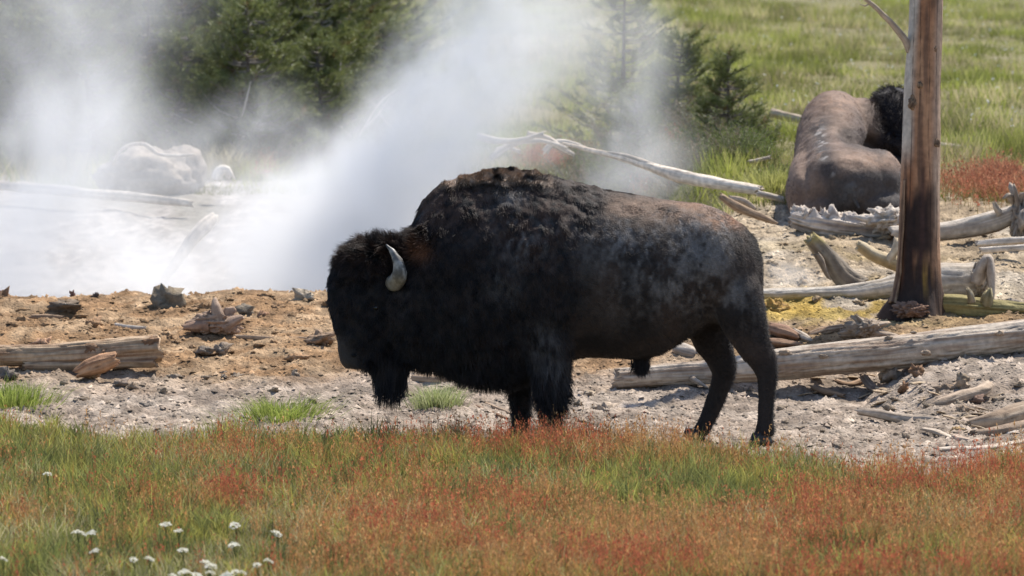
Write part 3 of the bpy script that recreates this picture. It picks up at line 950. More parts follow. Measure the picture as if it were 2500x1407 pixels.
# mossy log right of the snag
ml = empty('mossy_log', at(2400, 770, 45.0))
tag(ml, 'low olive stained mossy log at the foot of the dead trunk', 'log')
wood('trunk', [at(2296, 742, 45.05), at(2350, 745, 45.0), at(2420, 752, 44.98), at(2500, 757, 44.95), at(2620, 765, 44.9)], [px2m(v, 45) for v in (24, 25, 23, 19, 15)], parent=ml, seed=41, nseg=44, groove=.3, lump=.22, jag=.03,
     colours=((.34, .31, .15), (.15, .135, .055)))
wood('stub', [at(2408, 740, 44.95), at(2412, 722, 44.93), at(2416, 706, 44.93)], [px2m(v, 45) for v in (18, 14, 6)], parent=ml, seed=42, nseg=18, step=.008, groove=.3, colours=((.38, .35, .24), (.2, .18, .1)))
wood('stub', [at(2372, 736, 44.9), at(2370, 720, 44.88), at(2365, 708, 44.88)], [px2m(v, 45) for v in (10, 8, 4)], parent=ml, seed=43, nseg=14, step=.008, groove=.3, colours=((.38, .35, .28), (.2, .18, .12)))
# crumbling log in front of the lying bison
cg = empty('rotten_log', at(2060, 570, 48.9))
tag(cg, 'crumbling jagged grey log lying before the rump of the resting bison', 'log')
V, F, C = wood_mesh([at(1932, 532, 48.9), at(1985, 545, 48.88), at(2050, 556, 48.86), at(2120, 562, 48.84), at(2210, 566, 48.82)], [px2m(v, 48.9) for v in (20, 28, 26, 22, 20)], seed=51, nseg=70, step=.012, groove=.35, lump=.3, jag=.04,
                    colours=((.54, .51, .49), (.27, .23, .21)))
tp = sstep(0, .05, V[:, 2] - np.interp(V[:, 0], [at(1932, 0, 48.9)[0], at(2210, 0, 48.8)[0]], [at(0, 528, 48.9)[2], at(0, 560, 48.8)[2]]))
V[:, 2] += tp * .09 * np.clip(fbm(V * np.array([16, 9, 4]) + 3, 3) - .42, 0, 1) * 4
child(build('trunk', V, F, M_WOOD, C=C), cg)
for k in range(16):
    qx = 1940 + k * 11 + rng.uniform(-4, 4); qy = 520 + 22 * k / 16 + rng.uniform(-6, 6)
    gnarl('splinter', at(qx, qy, 48.86 + rng.uniform(-.05, .05)), (rng.uniform(.012, .03), .02, rng.uniform(.02, .045)), parent=cg, seed=300 + k, spikes=1.2, n=14, grain=(2, 2, .5), colours=((.58, .55, .53), (.33, .29, .27)))
gnarl('bulge', at(2165, 540, 48.7), (px2m(40, 48.7), .12, px2m(30, 48.7)), parent=cg, seed=55, spikes=.6, n=54, grain=(.6, 1.5, 1.8), colours=((.62, .60, .58), (.30, .26, .23)))
# far log on the right with root mass
fl = empty('bleached_log', at(2380, 590, 48.6))
tag(fl, 'bleached thick log with an upturned root mass beyond the dead trunk', 'log')
wood('trunk', [at(2180, 572, 48.5), at(2300, 566, 48.5), at(2370, 555, 48.5), at(2430, 540, 48.5), at(2475, 522, 48.5)], [px2m(v, 48.5) for v in (20, 23, 25, 26, 22)], parent=fl, seed=61, nseg=44, groove=.12, lump=.12, jag=.04,
     colours=((.56, .53, .49), (.36, .32, .28)))
gnarl('root_mass', at(2495, 535, 48.45), (px2m(26, 48.5), .14, px2m(48, 48.5)), parent=fl, seed=62, spikes=1.0, n=56, grain=(1.6, 1.6, .7), colours=((.44, .41, .38), (.17, .14, .12)))
for a, b_, c_ in (((2470, 490), (2462, 478), (2450, 484)), ((2490, 495), (2496, 478), (2520, 470)), ((2440, 520), (2432, 506), (2428, 496))):
    wood('root', [at(*a, 48.4), at(*b_, 48.36), at(*c_, 48.34)], [.03, .024, .008], parent=fl, seed=a[0], nseg=14, step=.01, groove=.3, lump=.3)
# sticks beyond
sticks = [
    ('stick', [(2385, 596), (2450, 590), (2540, 584)], 47.6, (8, 9, 10), 'upper of two bleached sticks lying side by side below the bleached log', PALE),
    ('stick', [(2395, 612), (2470, 606), (2550, 604)], 47.3, (8, 8, 8), 'lower of two bleached sticks lying side by side below the bleached log', PALE),
    ('driftwood_branch', [(1758, 478), (1800, 505), (1850, 527), (1895, 545)], 49.4, (8, 12, 10, 4), 'dark bent driftwood branch above the rump of the standing bison', WARM),
    ('driftwood_branch', [(1780, 484), (1815, 492), (1846, 512)], 49.7, (7, 9, 4), 'short pale driftwood branch crossing the dark bent one', GREY),
    ('thin_log', [(1850, 472), (1880, 479), (1915, 488)], 50.6, (8, 8, 7), 'thin white log end beside the resting bison', PALE),
    ('fallen_log', [(2292, 356), (2380, 366), (2480, 384), (2600, 400)], 57.0, (9, 9, 8, 7), 'faint grey log lying in the meadow grass beyond the dead trunk', GREY),
    ('fallen_log', [(1880, 276), (1920, 284), (1990, 300)], 61.0, (10, 11, 10), 'grey log lying in the meadow behind the resting bison', GREY),
    ('stick', [(1830, 396), (1850, 392), (1880, 384)], 53.5, (5, 5, 4), 'small broken grey stick among the green shrubs', GREY),
    ('stick', [(570, 820), (640, 824), (720, 827)], None, (5, 5, 3), 'long thin pale stick lying on the orange bank beside the driftwood stump', WARM),
    ('stick', [(668, 824), (730, 826), (805, 828)], None, (4, 5, 3), 'thin pale stick lying on the bank below the bison muzzle', WARM),
    ('stick', [(282, 792), (320, 797), (356, 800)], None, (4, 5, 3), 'small white stick on the bank behind the short log', PALE),
    ('stick', [(75, 772), (110, 772), (155, 775)], None, (5, 7, 4), 'flat tan wood fragment high on the orange bank', WARM),
    ('stick', [(1140, 970), (1200, 990), (1250, 1012)], None, (5, 5, 4), 'thin orange stick slanting towards the far foreleg', WARM),
    ('stick', [(1130, 978), (1180, 998), (1240, 1022)], None, (4, 4, 3), 'thin brown stick beside the slanting orange stick', BROWN),
    ('driftwood_piece', [(1010, 922), (1060, 924), (1115, 926)], None, (9, 12, 8), 'pale flat slab of wood on the ground between beard and chest', WARM),
]
for k, (nm, pts, d, rad, lab, colr) in enumerate(sticks):
    if d is None:
        P3 = [on(x, y + r) for (x, y), r in zip(pts, rad)]
        P3 = [p + np.array([0, 0, px2m(r, p[1]) * .55]) for p, r in zip(P3, rad)]
        d = P3[0][1]
    else:
        P3 = [at(x, y, d) for x, y in pts]
    wood(nm, P3, [px2m(r, d) for r in rad], lab, 'log' if 'log' in nm else ('driftwood' if 'drift' in nm else 'stick'), seed=70 + k, nseg=20, step=.015, groove=.2, lump=.2, jag=.03, colours=colr)

# white log on the far slope, and twisted roots in the steam
wl = empty('white_log', at(1660, 440, 51.2))
tag(wl, 'long white log on the slope above the back of the standing bison', 'log')
wood('trunk', [at(1380, 352, 52.6), at(1490, 379, 52.1), at(1570, 402, 51.8), at(1660, 430, 51.5), at(1760, 450, 51.2), at(1856, 466, 51.0)], [px2m(v, 51.5) for v in (4, 7, 10, 16, 15, 13)], parent=wl, seed=91, nseg=30, step=.02, groove=.12, lump=.15, jag=.05, colours=((.80, .77, .72), (.52, .47, .42)))
wood('branch', [at(1490, 374, 52.1), at(1540, 384, 51.9), at(1600, 405, 51.7), at(1650, 414, 51.6)], [px2m(v, 51.5) for v in (4, 6, 6, 3)], parent=wl, seed=92, nseg=14, colours=PALE, lump=.25)
tr = empty('twisted_roots', at(1290, 380, 55.5))
tag(tr, 'tangle of bleached twisted roots half lost in the steam', 'roots')
for k, pts in enumerate([[(1165, 332), (1220, 345), (1280, 340), (1330, 325)], [(1200, 385), (1250, 352), (1320, 345), (1380, 360)], [(1290, 328), (1340, 340), (1370, 362), (1400, 378)],
                         [(1215, 368), (1240, 360), (1270, 372)], [(1330, 372), (1350, 350), (1390, 348), (1440, 368)]]):
    wood('root', [at(x, y, 55.5 + .12 * k) for x, y in pts], np.linspace(.035, .016, len(pts)), parent=tr, seed=100 + k, nseg=14, step=.03, colours=PALE, lump=.3)
# logs across the hot ground in the steam, left
fgl = wood('fallen_log', [at(-80, 446, 59.6), at(60, 458, 59.4), at(190, 470, 59.2), at(330, 482, 59.0), at(470, 498, 58.8)], [px2m(v, 59) for v in (12, 13, 13, 12, 8)], 'long bleached log stretched across the steaming ground', 'log', seed=111,
           nseg=24, step=.04, groove=.3, lump=.25, jag=.06, colours=PALE)
mound = empty('log_pile', at(370, 490, 60.5))
tag(mound, 'big rounded weathered stump rising out of the steam', 'stump')
gnarl('stump', at(360, 440, 60.6), (.50, .4, .31), parent=mound, seed=121, spikes=0, amp=.4, n=70, grain=(.5, .9, .9), colours=((.36, .34, .32), (.26, .24, .22)))
gnarl('stump', at(440, 420, 60.8), (.26, .3, .25), parent=mound, seed=123, spikes=0, amp=.4, n=50, grain=(.5, .9, .9), colours=((.30, .28, .26), (.22, .2, .18)))
wood('edge_strip', [at(275, 400, 60.2), at(300, 362, 60.2), at(350, 352, 60.2), at(385, 376, 60.2), at(430, 380, 60.3), at(478, 378, 60.4)], [.015, .02, .022, .02, .018, .012], parent=mound, seed=122, nseg=14, step=.03, colours=PALE, lump=.3)
wood('curled_root', [at(528, 440, 59.6), at(536, 420, 59.6), at(552, 416, 59.6), at(566, 436, 59.6)], [.05, .055, .05, .03], 'small white curled root at the edge of the steaming ground', 'root', seed=131, nseg=16, step=.02, colours=((.72, .70, .66), (.5, .47, .42)))
wood('leaning_log', [at(350, 750, 54.8), at(420, 655, 54.9), at(470, 585, 55.0), at(500, 552, 55.1), at(520, 532, 55.2)], [px2m(v, 54.5) for v in (6, 12, 17, 19, 14)], 'pale slender log leaning inside the white steam', 'log', seed=141, nseg=24, step=.03, colours=((.62, .61, .6), (.5, .49, .48)), lump=.12)

# left bank: short log, chunk, stump
ll = empty('split_log', on(200, 905))
tag(ll, 'short split log with a broken end on the bank before the bison', 'log')
dl = on(200, 905)[1]
wood('trunk', [at(-180, 872, dl), at(0, 868, dl), at(120, 866, dl), at(230, 860, dl), at(310, 855, dl), at(392, 850, dl)], [px2m(v, dl) for v in (28, 27, 26, 29, 30, 31)], parent=ll, seed=151, nseg=64, step=.014, groove=.28, lump=.13, jag=.05,
     colours=((.46, .37, .275), (.20, .13, .085)))
wood('lower_half', [at(60, 893, dl - .05), at(200, 890, dl - .04), at(300, 884, dl - .03), at(384, 880, dl - .03)], [px2m(v, dl) for v in (14, 17, 18, 17)], parent=ll, seed=152, nseg=34, step=.02, groove=.3, lump=.2, jag=.05, colours=((.44, .36, .27), (.16, .105, .075)))
for kx, ky in ((222, 852), (365, 838), (255, 862)):
    gnarl('knot', at(kx, ky, dl - .06), (.05, .03, .035), parent=ll, seed=kx, spikes=.5, n=20, grain=(1, 1, 1), colours=((.26, .17, .11), (.11, .065, .045)))
d2 = dl - .35
wood('broken_chunk', [at(188, 912, d2), at(215, 900, d2), at(250, 888, d2), at(284, 876, d2)], [px2m(v, d2) for v in (14, 24, 26, 18)], 'rust brown broken chunk of wood leaning on the split log', 'wood', seed=161, nseg=40, step=.006, flat=.85, groove=.4, lump=.22, jag=.04, colours=((.50, .31, .19), (.25, .15, .10)))
gnarl('wood_fragment', on(222, 922) + np.array([0, 0, .02]), (.065, .05, .028), 'small flat tan fragment before the rust brown chunk', 'wood', seed=162, spikes=.3, n=26, grain=(.5, 1.6, 2.2), colours=((.46, .31, .19), (.28, .18, .11)))
dw = on(525, 812)
stp = empty('driftwood_stump', dw)
tag(stp, 'pinkish grey driftwood stump with upright splinter on the orange bank', 'driftwood')
ds = dw[1]
gnarl('stump', at(528, 790, ds), (px2m(54, ds), .10, px2m(29, ds)), parent=stp, seed=171, spikes=.2, n=60, grain=(.8, 1.6, 2.2), colours=((.43, .33, .265), (.24, .165, .125)))
wood('splinter', [at(536, 800, ds - .03), at(532, 775, ds - .04), at(527, 750, ds - .03), at(524, 730, ds)], [px2m(v, ds) for v in (24, 17, 13, 5)], parent=stp, seed=172, nseg=24, step=.008, groove=.3, lump=.25, jag=.02, colours=((.40, .315, .255), (.23, .165, .13)))
wood('splinter', [at(545, 800, ds - .05), at(570, 785, ds - .05), at(594, 774, ds - .05)], [px2m(v, ds) for v in (20, 14, 5)], parent=stp, seed=173, nseg=20, step=.008, groove=.3, lump=.2, jag=.02, colours=((.46, .37, .31), (.26, .19, .15)))
wood('splinter', [at(510, 795, ds - .05), at(475, 797, ds - .05), at(446, 800, ds - .05)], [px2m(v, ds) for v in (20, 15, 6)], parent=stp, seed=174, nseg=20, step=.008, groove=.3, lump=.2, jag=.02, colours=((.44, .33, .27), (.26, .18, .14)))
wood('splinter', [at(500, 785, ds - .03), at(508, 770, ds - .03), at(514, 762, ds - .03)], [px2m(v, ds) for v in (12, 9, 4)], parent=stp, seed=175, nseg=14, step=.008, groove=.3, lump=.2, jag=.02, colours=((.32, .23, .18), (.18, .12, .1)))

# right bank: loose slabs before the big log
slabs = [
    ('driftwood_stick', [(2095, 1004), (2150, 1012), (2215, 1024), (2260, 1024), (2312, 1030)], (9, 14, 15, 12, 9), .9, 'grey driftwood stick with a thick knot lying on the gravel', GREY),
    ('driftwood_piece', [(2264, 998), (2300, 985), (2350, 968), (2395, 955), (2410, 940)], (8, 20, 20, 20, 16), .75, 'curved flaring slab of driftwood below the long log', ((.46, .39, .32), (.30, .235, .18))),
    ('split_timber', [(2368, 1040), (2420, 1030), (2480, 1012), (2560, 990)], (14, 24, 28, 28), .9, 'stout split timber with dark seams at the edge of the red grass', ((.40, .34, .275), (.22, .165, .12))),
    ('split_timber', [(2378, 1060), (2440, 1052), (2520, 1035)], (12, 17, 18), .8, 'dark lower half of the stout split timber', ((.28, .22, .17), (.14, .10, .075))),
    ('bleached_splinter', [(2425, 1052), (2465, 1060), (2510, 1052), (2560, 1045)], (6, 13, 14, 12), .6, 'white frayed splinter of wood resting on the split timber', PALE),
    ('driftwood_piece', [(2258, 1100), (2330, 1098), (2400, 1096), (2460, 1086), (2540, 1070)], (8, 15, 14, 12, 10), .6, 'long pale curved driftwood slab at the edge of the red grass', ((.56, .52, .47), (.36, .31, .26))),
    ('driftwood_piece', [(2334, 1066), (2350, 1074), (2390, 1082), (2440, 1088)], (10, 14, 10, 4), .6, 'small tapering driftwood piece on the long pale slab', ((.48, .40, .34), (.33, .26, .21))),
    ('driftwood_piece', [(2255, 1048), (2290, 1056), (2332, 1074)], (8, 13, 6), .5, 'flat pale wood flake beside the long pale slab', ((.52, .47, .41), (.34, .28, .22))),
    ('bark_piece', [(1985, 945), (2020, 958), (2062, 968)], (12, 15, 9), .6, 'dark bark slab in the hollow under the long log', ((.26, .20, .15), (.13, .095, .07))),
    ('bark_piece', [(2108, 920), (2130, 945), (2165, 972)], (12, 14, 7), .6, 'dark grey plank end sloping down from under the long log', ((.28, .23, .19), (.14, .11, .09))),
    ('bark_piece', [(2040, 930), (2075, 940), (2110, 925)], (8, 12, 8), .6, 'brown bark slab propped under the long log', ((.36, .26, .18), (.18, .12, .085))),
    ('weathered_root', [(2055, 815), (2095, 812), (2140, 818), (2195, 825)], (14, 18, 18, 8), .8, 'grey furrowed root lying behind the long log', ((.38, .32, .26), (.20, .15, .115))),
    ('root_chunk', [(1975, 818), (2010, 808), (2055, 800)], (8, 13, 9), .8, 'brown root chunk between the hind leg and the furrowed root', WARM),
    ('root_chunk', [(1880, 800), (1915, 812), (1950, 824)], (16, 22, 10), .8, 'reddish brown root chunk behind the near hind leg', ((.34, .22, .155), (.17, .10, .07))),
    ('root_chunk', [(1870, 835), (1905, 838), (1955, 842)], (12, 16, 8), .8, 'dark brown rotten wood piece against the near hind leg', BROWN),
    ('root_chunk', [(1940, 808), (1965, 824), (1985, 834)], (8, 10, 5), .8, 'pale grey broken stub behind the near hind leg', GREY),
    ('root_chunk', [(1655, 850), (1680, 860), (1700, 868)], (16, 18, 12), .9, 'grey wood lump seen under the belly behind the hind legs', GREY),
]
for k, (nm, pts, rad, flat, lab, colr) in enumerate(slabs):
    P3 = []
    for (x, y), r in zip(pts, rad):
        p = on(x, y + r * flat)
        P3.append(p + np.array([0, 0, px2m(r, p[1]) * flat * .8]))
    dm = np.mean([p[1] for p in P3])
    P3 = [np.array([p[0], dm + (p[1] - dm) * .5, p[2] + 0.0]) for p in P3]
    P3 = [at(x, y, p[1]) for (x, y), p in zip(pts, P3)]
    wood(nm, P3, [px2m(r, dm) for r in rad], lab, 'driftwood' if 'drift' in nm else 'wood', seed=200 + k, nseg=30, step=.010, flat=flat, groove=.26, lump=.2, jag=.035, colours=colr)
gnarl('furrowed_burl', at(2118, 800, 44.1), (px2m(30, 44), .07, px2m(18, 44)), 'small furrowed burl standing up from the grey root', 'wood', seed=232, spikes=.9, n=44, grain=(2, 2, .4), colours=((.38, .33, .28), (.20, .16, .13)))

# ------------------------------------------------------------------ stones
stone_meshes = []
for s in range(6):
    V, Q, C = gnarl_mesh((0, 0, 0), (1, 1, .62), seed=500 + s, spikes=.5, amp=1.7, n=18, grain=(1, 1, 1), colours=((.42, .36, .30), (.30, .24, .19)))
    stone_meshes.append((V, Q))


def stone(px, py, w, colr, label, group=None, name='stone', flat=.62, k=0):
    p = on(px, py + w * .2)
    V, Q = stone_meshes[k % 6]
    r = px2m(w / 2, p[1])
    nn = fbm(V * 2.2 + px, 3)
    o = build(name, V * np.array([r, r * .9, r * flat / .62]), Q, M_STONE, C=mix(np.array(colr) * (.85, .74, .62), np.array(colr) * (1.25, 1.1, .95), nn))
    o.location = (p[0], p[1], p[2] + r * .25)
    o.rotation_euler = (0, 0, px * .37)
    tag(o, label, 'stone', group)
    return o


big = [
    (413, 732, 82, (.20, .185, .155), 'large grey lichen covered boulder on the rim of the bank', .75), (158, 740, 82, (.19, .165, .14), 'low dark flat stone on the rim of the bank', .35),
    (745, 725, 52, (.36, .34, .30), 'whitish rough stone on the rim near the bison face', .6), (2, 722, 34, (.20, .14, .10), 'dark brown stone on the rim with a split log below it', .9),
    (178, 720, 14, (.15, .09, .08), 'small dark red stone perched on the rim', 1.1), (232, 724, 15, (.08, .07, .07), 'small black stone perched on the rim', .9),
    (595, 757, 42, (.19, .18, .16), 'dark grey tufted stone behind the driftwood stump', .6), (640, 768, 26, (.28, .19, .14), 'reddish brown stone uphill of the thin pale stick', .8),
    (228, 788, 40, (.34, .24, .16), 'flat orange brown stone on the bank above the split log', .5), (105, 836, 32, (.42, .29, .21), 'pinkish brown stone just behind the split log', .6),
    (780, 824, 66, (.28, .22, .17), 'brown clod on the bank before the bison face', .4), (540, 852, 34, (.26, .23, .2), 'round grey clod below the driftwood stump', .7),
    (500, 855, 40, (.23, .21, .19), 'dark grey clod beside the round clod below the stump', .45), (722, 872, 40, (.38, .27, .18), 'orange clod on the lower bank before the muzzle', .55),
    (296, 934, 36, (.25, .22, .2), 'dark flat stone on the gravel below the split log', .4), (322, 942, 20, (.28, .24, .2), 'small stone beside the dark flat stone on the gravel', .7),
    (365, 988, 40, (.2, .19, .18), 'dark sliver of stone at the edge of the green grass', .3), (20, 915, 40, (.16, .155, .15), 'dark stone at the end of the split log by the grass', .7),
    (2350, 930, 34, (.26, .23, .19), 'round lumpy stone on the shaded mound below the long log', .9), (2310, 950, 34, (.24, .2, .165), 'dark stone on the mound beside the round lumpy one', .8),
    (2345, 945, 50, (.34, .29, .24), 'broad grey stone under the round lumpy one', .6), (2238, 905, 34, (.22, .15, .105), 'rust brown rock wedged under the long log', .8),
    (2205, 948, 24, (.22, .145, .10), 'small rust brown rock in the hollow below the long log', .9), (2175, 915, 54, (.34, .30, .26), 'fibrous grey lump under the long log', .7),
    (2352, 1005, 30, (.30, .25, .20), 'brown rock between the curved slab and the split timber', .8), (2335, 1050, 24, (.36, .28, .17), 'ochre rock beside the wood flake', .8),
    (2385, 975, 34, (.2, .15, .13), 'dark rock under the flaring end of the curved slab', .5), (430, 1262, 30, (.2, .18, .16), 'grey stone showing in a gap of the meadow', .5),
    (1800, 968, 34, (.38, .34, .3), 'grey clod on the gravel between the hind legs', .5), (1475, 1000, 46, (.40, .36, .32), 'pale clod on the gravel behind the near foreleg', .6),
    (2470, 742, 40, (.26, .25, .24), 'dark grey stone beyond the mossy log', .6), (1440, 960, 30, (.40, .36, .30), 'tan clod on the gravel under the belly', .5),
]
for k, (a, b_, w, c, lab, fl_) in enumerate(big):
    stone(a, b_, w, c, lab, flat=fl_, k=k)

# loose small clods: countable but alike
cr = np.random.default_rng(5)
proto = {}
def clods(count, xr, yr, colr, label, group, name):
    for k in range(count):
        px, py = cr.uniform(*xr), cr.uniform(*yr)
        p = on(px, py)
        if p[1] > 47 and px < 1600:
            continue
        key = (name, k % 6)
        r = px2m(cr.uniform(5, 11), p[1])
        if key not in proto:
            V, Q = stone_meshes[k % 6]
            o = build(name, V, Q, M_STONE, C=mix(np.array(colr) * (.85, .74, .62), np.array(colr) * (1.25, 1.1, .95), fbm(V * 2.2 + k, 3)))
            proto[key] = o
        else:
            o = proto[key].copy(); COL.objects.link(o)
        o.location = (p[0], p[1], float(ground_z(p[0], p[1])[0]) + r * .2)
        o.rotation_euler = (0, 0, cr.uniform(0, 6.28)); o.scale = (r * cr.uniform(.8, 1.5), r, r * cr.uniform(.7, 1.3))
        tag(o, label, 'clod', group)


clods(60, (0, 830), (728, 870), (.40, .29, .19), 'small tan clod scattered over the orange bank', 'tan clods on the orange bank', 'clod')
clods(42, (60, 1500), (900, 1010), (.40, .36, .31), 'small grey clod scattered over the gravel strip behind the grass', 'grey clods on the gravel strip', 'gravel_clod')
clods(46, (1900, 2500), (950, 1110), (.38, .34, .29), 'small grey clod on the gravel below the long log', 'clods below the long log', 'gravel_lump')
clods(36, (1880, 2480), (560, 830), (.42, .35, .25), 'small tan clod around the foot of the dead trunk', 'clods around the dead trunk', 'tan_lump')
# wood chips below the long log
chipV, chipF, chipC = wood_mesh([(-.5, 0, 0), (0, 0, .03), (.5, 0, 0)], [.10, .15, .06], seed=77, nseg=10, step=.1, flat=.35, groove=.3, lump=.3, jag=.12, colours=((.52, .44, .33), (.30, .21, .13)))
chip0 = None
for k in range(84):
    px, py = (cr.normal(2320, 75), cr.normal(1025, 32)) if k < 40 else ((cr.normal(2130, 70), cr.normal(950, 15)) if k < 70 else (cr.normal(2060, 80), cr.normal(835, 9)))
    p = on(px, py)
    if chip0 is None:
        chip0 = o = build('wood_chip', chipV, chipF, M_WOOD, C=chipC)
    else:
        o = chip0.copy(); COL.objects.link(o)
    s = px2m(14 + 46 * cr.random() ** 2, p[1])
    o.scale = (s, s, s); o.location = (p[0], p[1], float(ground_z(p[0], p[1])[0]) + s * .06)
    o.rotation_euler = (cr.uniform(-.4, .4), cr.uniform(-.35, .35), cr.uniform(-.7, .7))
    tag(o, 'small splintered wood chip scattered around the long log', 'wood chip', 'wood chips below the long log')

# gravel: nobody could count it
def gravel(n, seed):
    r = np.random.default_rng(seed)
    d = 38.0 + 12.5 * r.random(n) ** 1.15
    x = (r.random(n) * 2 - 1) * (d * .088)
    w = bare(x, d) * (.35 + fbm(np.stack([x * 3, d * 3, 0 * x], -1), 2)) * np.where((d > 47.2) & (x < 1), 0, 1)
    k = r.random(n) < w
    x, d = x[k], d[k]; n = len(x)
    z = ground_z(x, d)
    base = np.array([(1, 0, 0), (0, 1, 0), (-1, 0, 0), (0, -1, 0), (0, 0, 1.)])
    F0 = np.array([(0, 1, 4), (1, 2, 4), (2, 3, 4), (3, 0, 4)])
    size = .006 + .020 * r.random(n) ** 3
    V = base[None] * (1 + .5 * (r.random((n, 5, 3)) - .5)) * (size[:, None, None] * np.array([1.25, 1.1, .95])) + (r.random((n, 5, 3)) - .5) * size[:, None, None] * .6
    a = r.random(n) * 6.28
    ca, sa = np.cos(a)[:, None], np.sin(a)[:, None]
    X = V[..., 0] * ca - V[..., 1] * sa; Y = V[..., 0] * sa + V[..., 1] * ca
    V = np.stack([X + x[:, None], Y + d[:, None], V[..., 2] + z[:, None] - size[:, None] * .1], -1)
    c = ground_color(x, d) * (.62 + .75 * r.random((n, 1)))
    F = (F0[None] + (np.arange(n) * 5)[:, None, None]).reshape(-1, 3)
    return build('gravel', V.reshape(-1, 3), F, M_STONE, C=np.repeat(c, 5, 0), smooth=False)


tag(gravel(60000, 3), 'loose crumbs of pale gravel strewn over the bank', 'gravel', kind='stuff')

# ------------------------------------------------------------------ grass
def blades(x, d, h, wid, lean, cb, ct, r, z0=None, segs=2):
    n = len(x)
    z = ground_z(x, d) - .01 if z0 is None else z0
    a = r.random(n) * 6.28
    side = np.stack([np.cos(a), np.sin(a) * .6, 0 * a], -1) * wid[:, None] * .5
    b = np.stack([x, d, z], -1)
    la = r.random(n) * 6.28
    l = np.stack([np.cos(la), np.sin(la), 0 * la], -1) * (lean * h)[:, None]
    up = np.array([0, 0, 1.0])
    if segs == 2:
        m_ = b + up * (h * .55)[:, None] + l * .3
        t = b + up * (h * (1 - .25 * lean))[:, None] + l
        V = np.stack([b - side, b + side, m_ - side * .8, m_ + side * .8, t], 1)
        F0 = np.array([(0, 1, 3), (0, 3, 2), (2, 3, 4)])
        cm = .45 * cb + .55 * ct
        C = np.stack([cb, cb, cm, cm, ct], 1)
        k = 5
    else:
        t = b + up * h[:, None] + l
        V = np.stack([b - side, b + side, t], 1); F0 = np.array([(0, 1, 2)]); C = np.stack([cb, cb, ct], 1); k = 3
    F = (F0[None] + (np.arange(n) * k)[:, None, None]).reshape(-1, 3)
    return V.reshape(-1, 3), F, C.reshape(-1, 3)


def fg_red(x, d):
    """how red the sorrel stands on the foreground meadow, 0..1"""
    p = np.stack([x, d, 0 * x], -1)
    n = fbm(p * np.array([1.1, .55, 1]) + 21, 4)
    px = 1250 + x / d * F_PX; py = -36 + (CAM_H - .18) / d * F_PX
    q = (px, py)
    w = .30 + .50 * sstep(700, 1500, px) - .25 * elig(q, 200, 1150, 330, 130)
    w += .55 * elig(q, 560, 1100, 170, 45) + .5 * elig(q, 60, 1220, 110, 60) + .55 * elig(q, 320, 1250, 90, 45) + .35 * elig(q, 1000, 1260, 200, 80) + .5 * elig(q, 2380, 1120, 250, 50) + .5 * elig(q, 2100, 1380, 350, 60) + .5 * elig(q, 900, 1390, 260, 30) * 0
    w -= .75 * elig(q, 1770, 1165, 160, 35) + .6 * elig(q, 2250, 1200, 170, 38) + .45 * elig(q, 2030, 1310, 120, 40) + .4 * elig(q, 250, 1380, 420, 60) + .5 * elig(q, 1180, 1110, 90, 30) + .45 * elig(q, 640, 1010, 120, 30)
    return np.clip(w - .05 + 2.3 * (n - .5), 0, 1)


gr_ = np.random.default_rng(19)


def scatter_fg(n, power=1.0):
    d = 29.5 + (41.2 - 29.5) * gr_.random(n)
    x = (gr_.random(n) * 2 - 1) * (d * .0925)
    k = gr_.random(n) < 1 - sstep(-.5, .45, d - edge_d(x))
    # bare gaps
    gap = elig((1250 + x / d * F_PX, -36 + (CAM_H - .06) / d * F_PX), 430, 1235, 130, 14) + elig((1250 + x / d * F_PX, -36 + (CAM_H - .06) / d * F_PX), 700, 1172, 120, 12)
    k &= gr_.random(n) > gap * .9
    return x[k], d[k]


x, d = scatter_fg(215000)
n = len(x)
red = fg_red(x, d)
p = np.stack([x, d, 0 * x], -1)
tuft = fbm(p * np.array([5, 5, 1]), 3)
dry = sstep(.45, .7, fbm(p * np.array([1.6, 1.0, 1]) + 90, 3))
h = (.06 + .13 * sstep(.3, .7, tuft)) * (.55 + .8 * gr_.random(n))
green = mix((.115, .14, .03), (.25, .27, .07), gr_.random(n))
straw = mix((.42, .36, .19), (.55, .47, .29), gr_.random(n))
rust = mix((.36, .15, .045), (.46, .26, .085), gr_.random(n))
clump = fbm(p * np.array([9, 4.5, 1]) + 51, 3)
hue = fbm(p * np.array([6, 3, 1]) + 151, 3)
red = np.clip(red + 1.5 * (clump - .5), 0, 1)
green = mix(green, mix((.25, .24, .045), (.36, .34, .07), gr_.random(n)), sstep(.42, .62, hue))
ct = mix(green, straw, np.clip(.6 * dry + .10 + .15 * red, 0, 1) * (gr_.random(n) < .55))
ct = mix(ct, rust, (gr_.random(n) < red * .62) * .85)
ct = ct * (.72 + .6 * sstep(.3, .7, fbm(p * np.array([13, 6, 1]) + 5, 2)))[:, None]
cb = mix(ct * .7, straw * .5, .25 * np.ones(n))  # blade bases darkened, shade painted into the colour
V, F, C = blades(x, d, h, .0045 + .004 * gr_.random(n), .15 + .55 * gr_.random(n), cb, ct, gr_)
tag(build('meadow_grass', V, F, M_GRASS, C=C, smooth=False), 'green and straw coloured meadow grass before the bison', 'grass', kind='stuff')


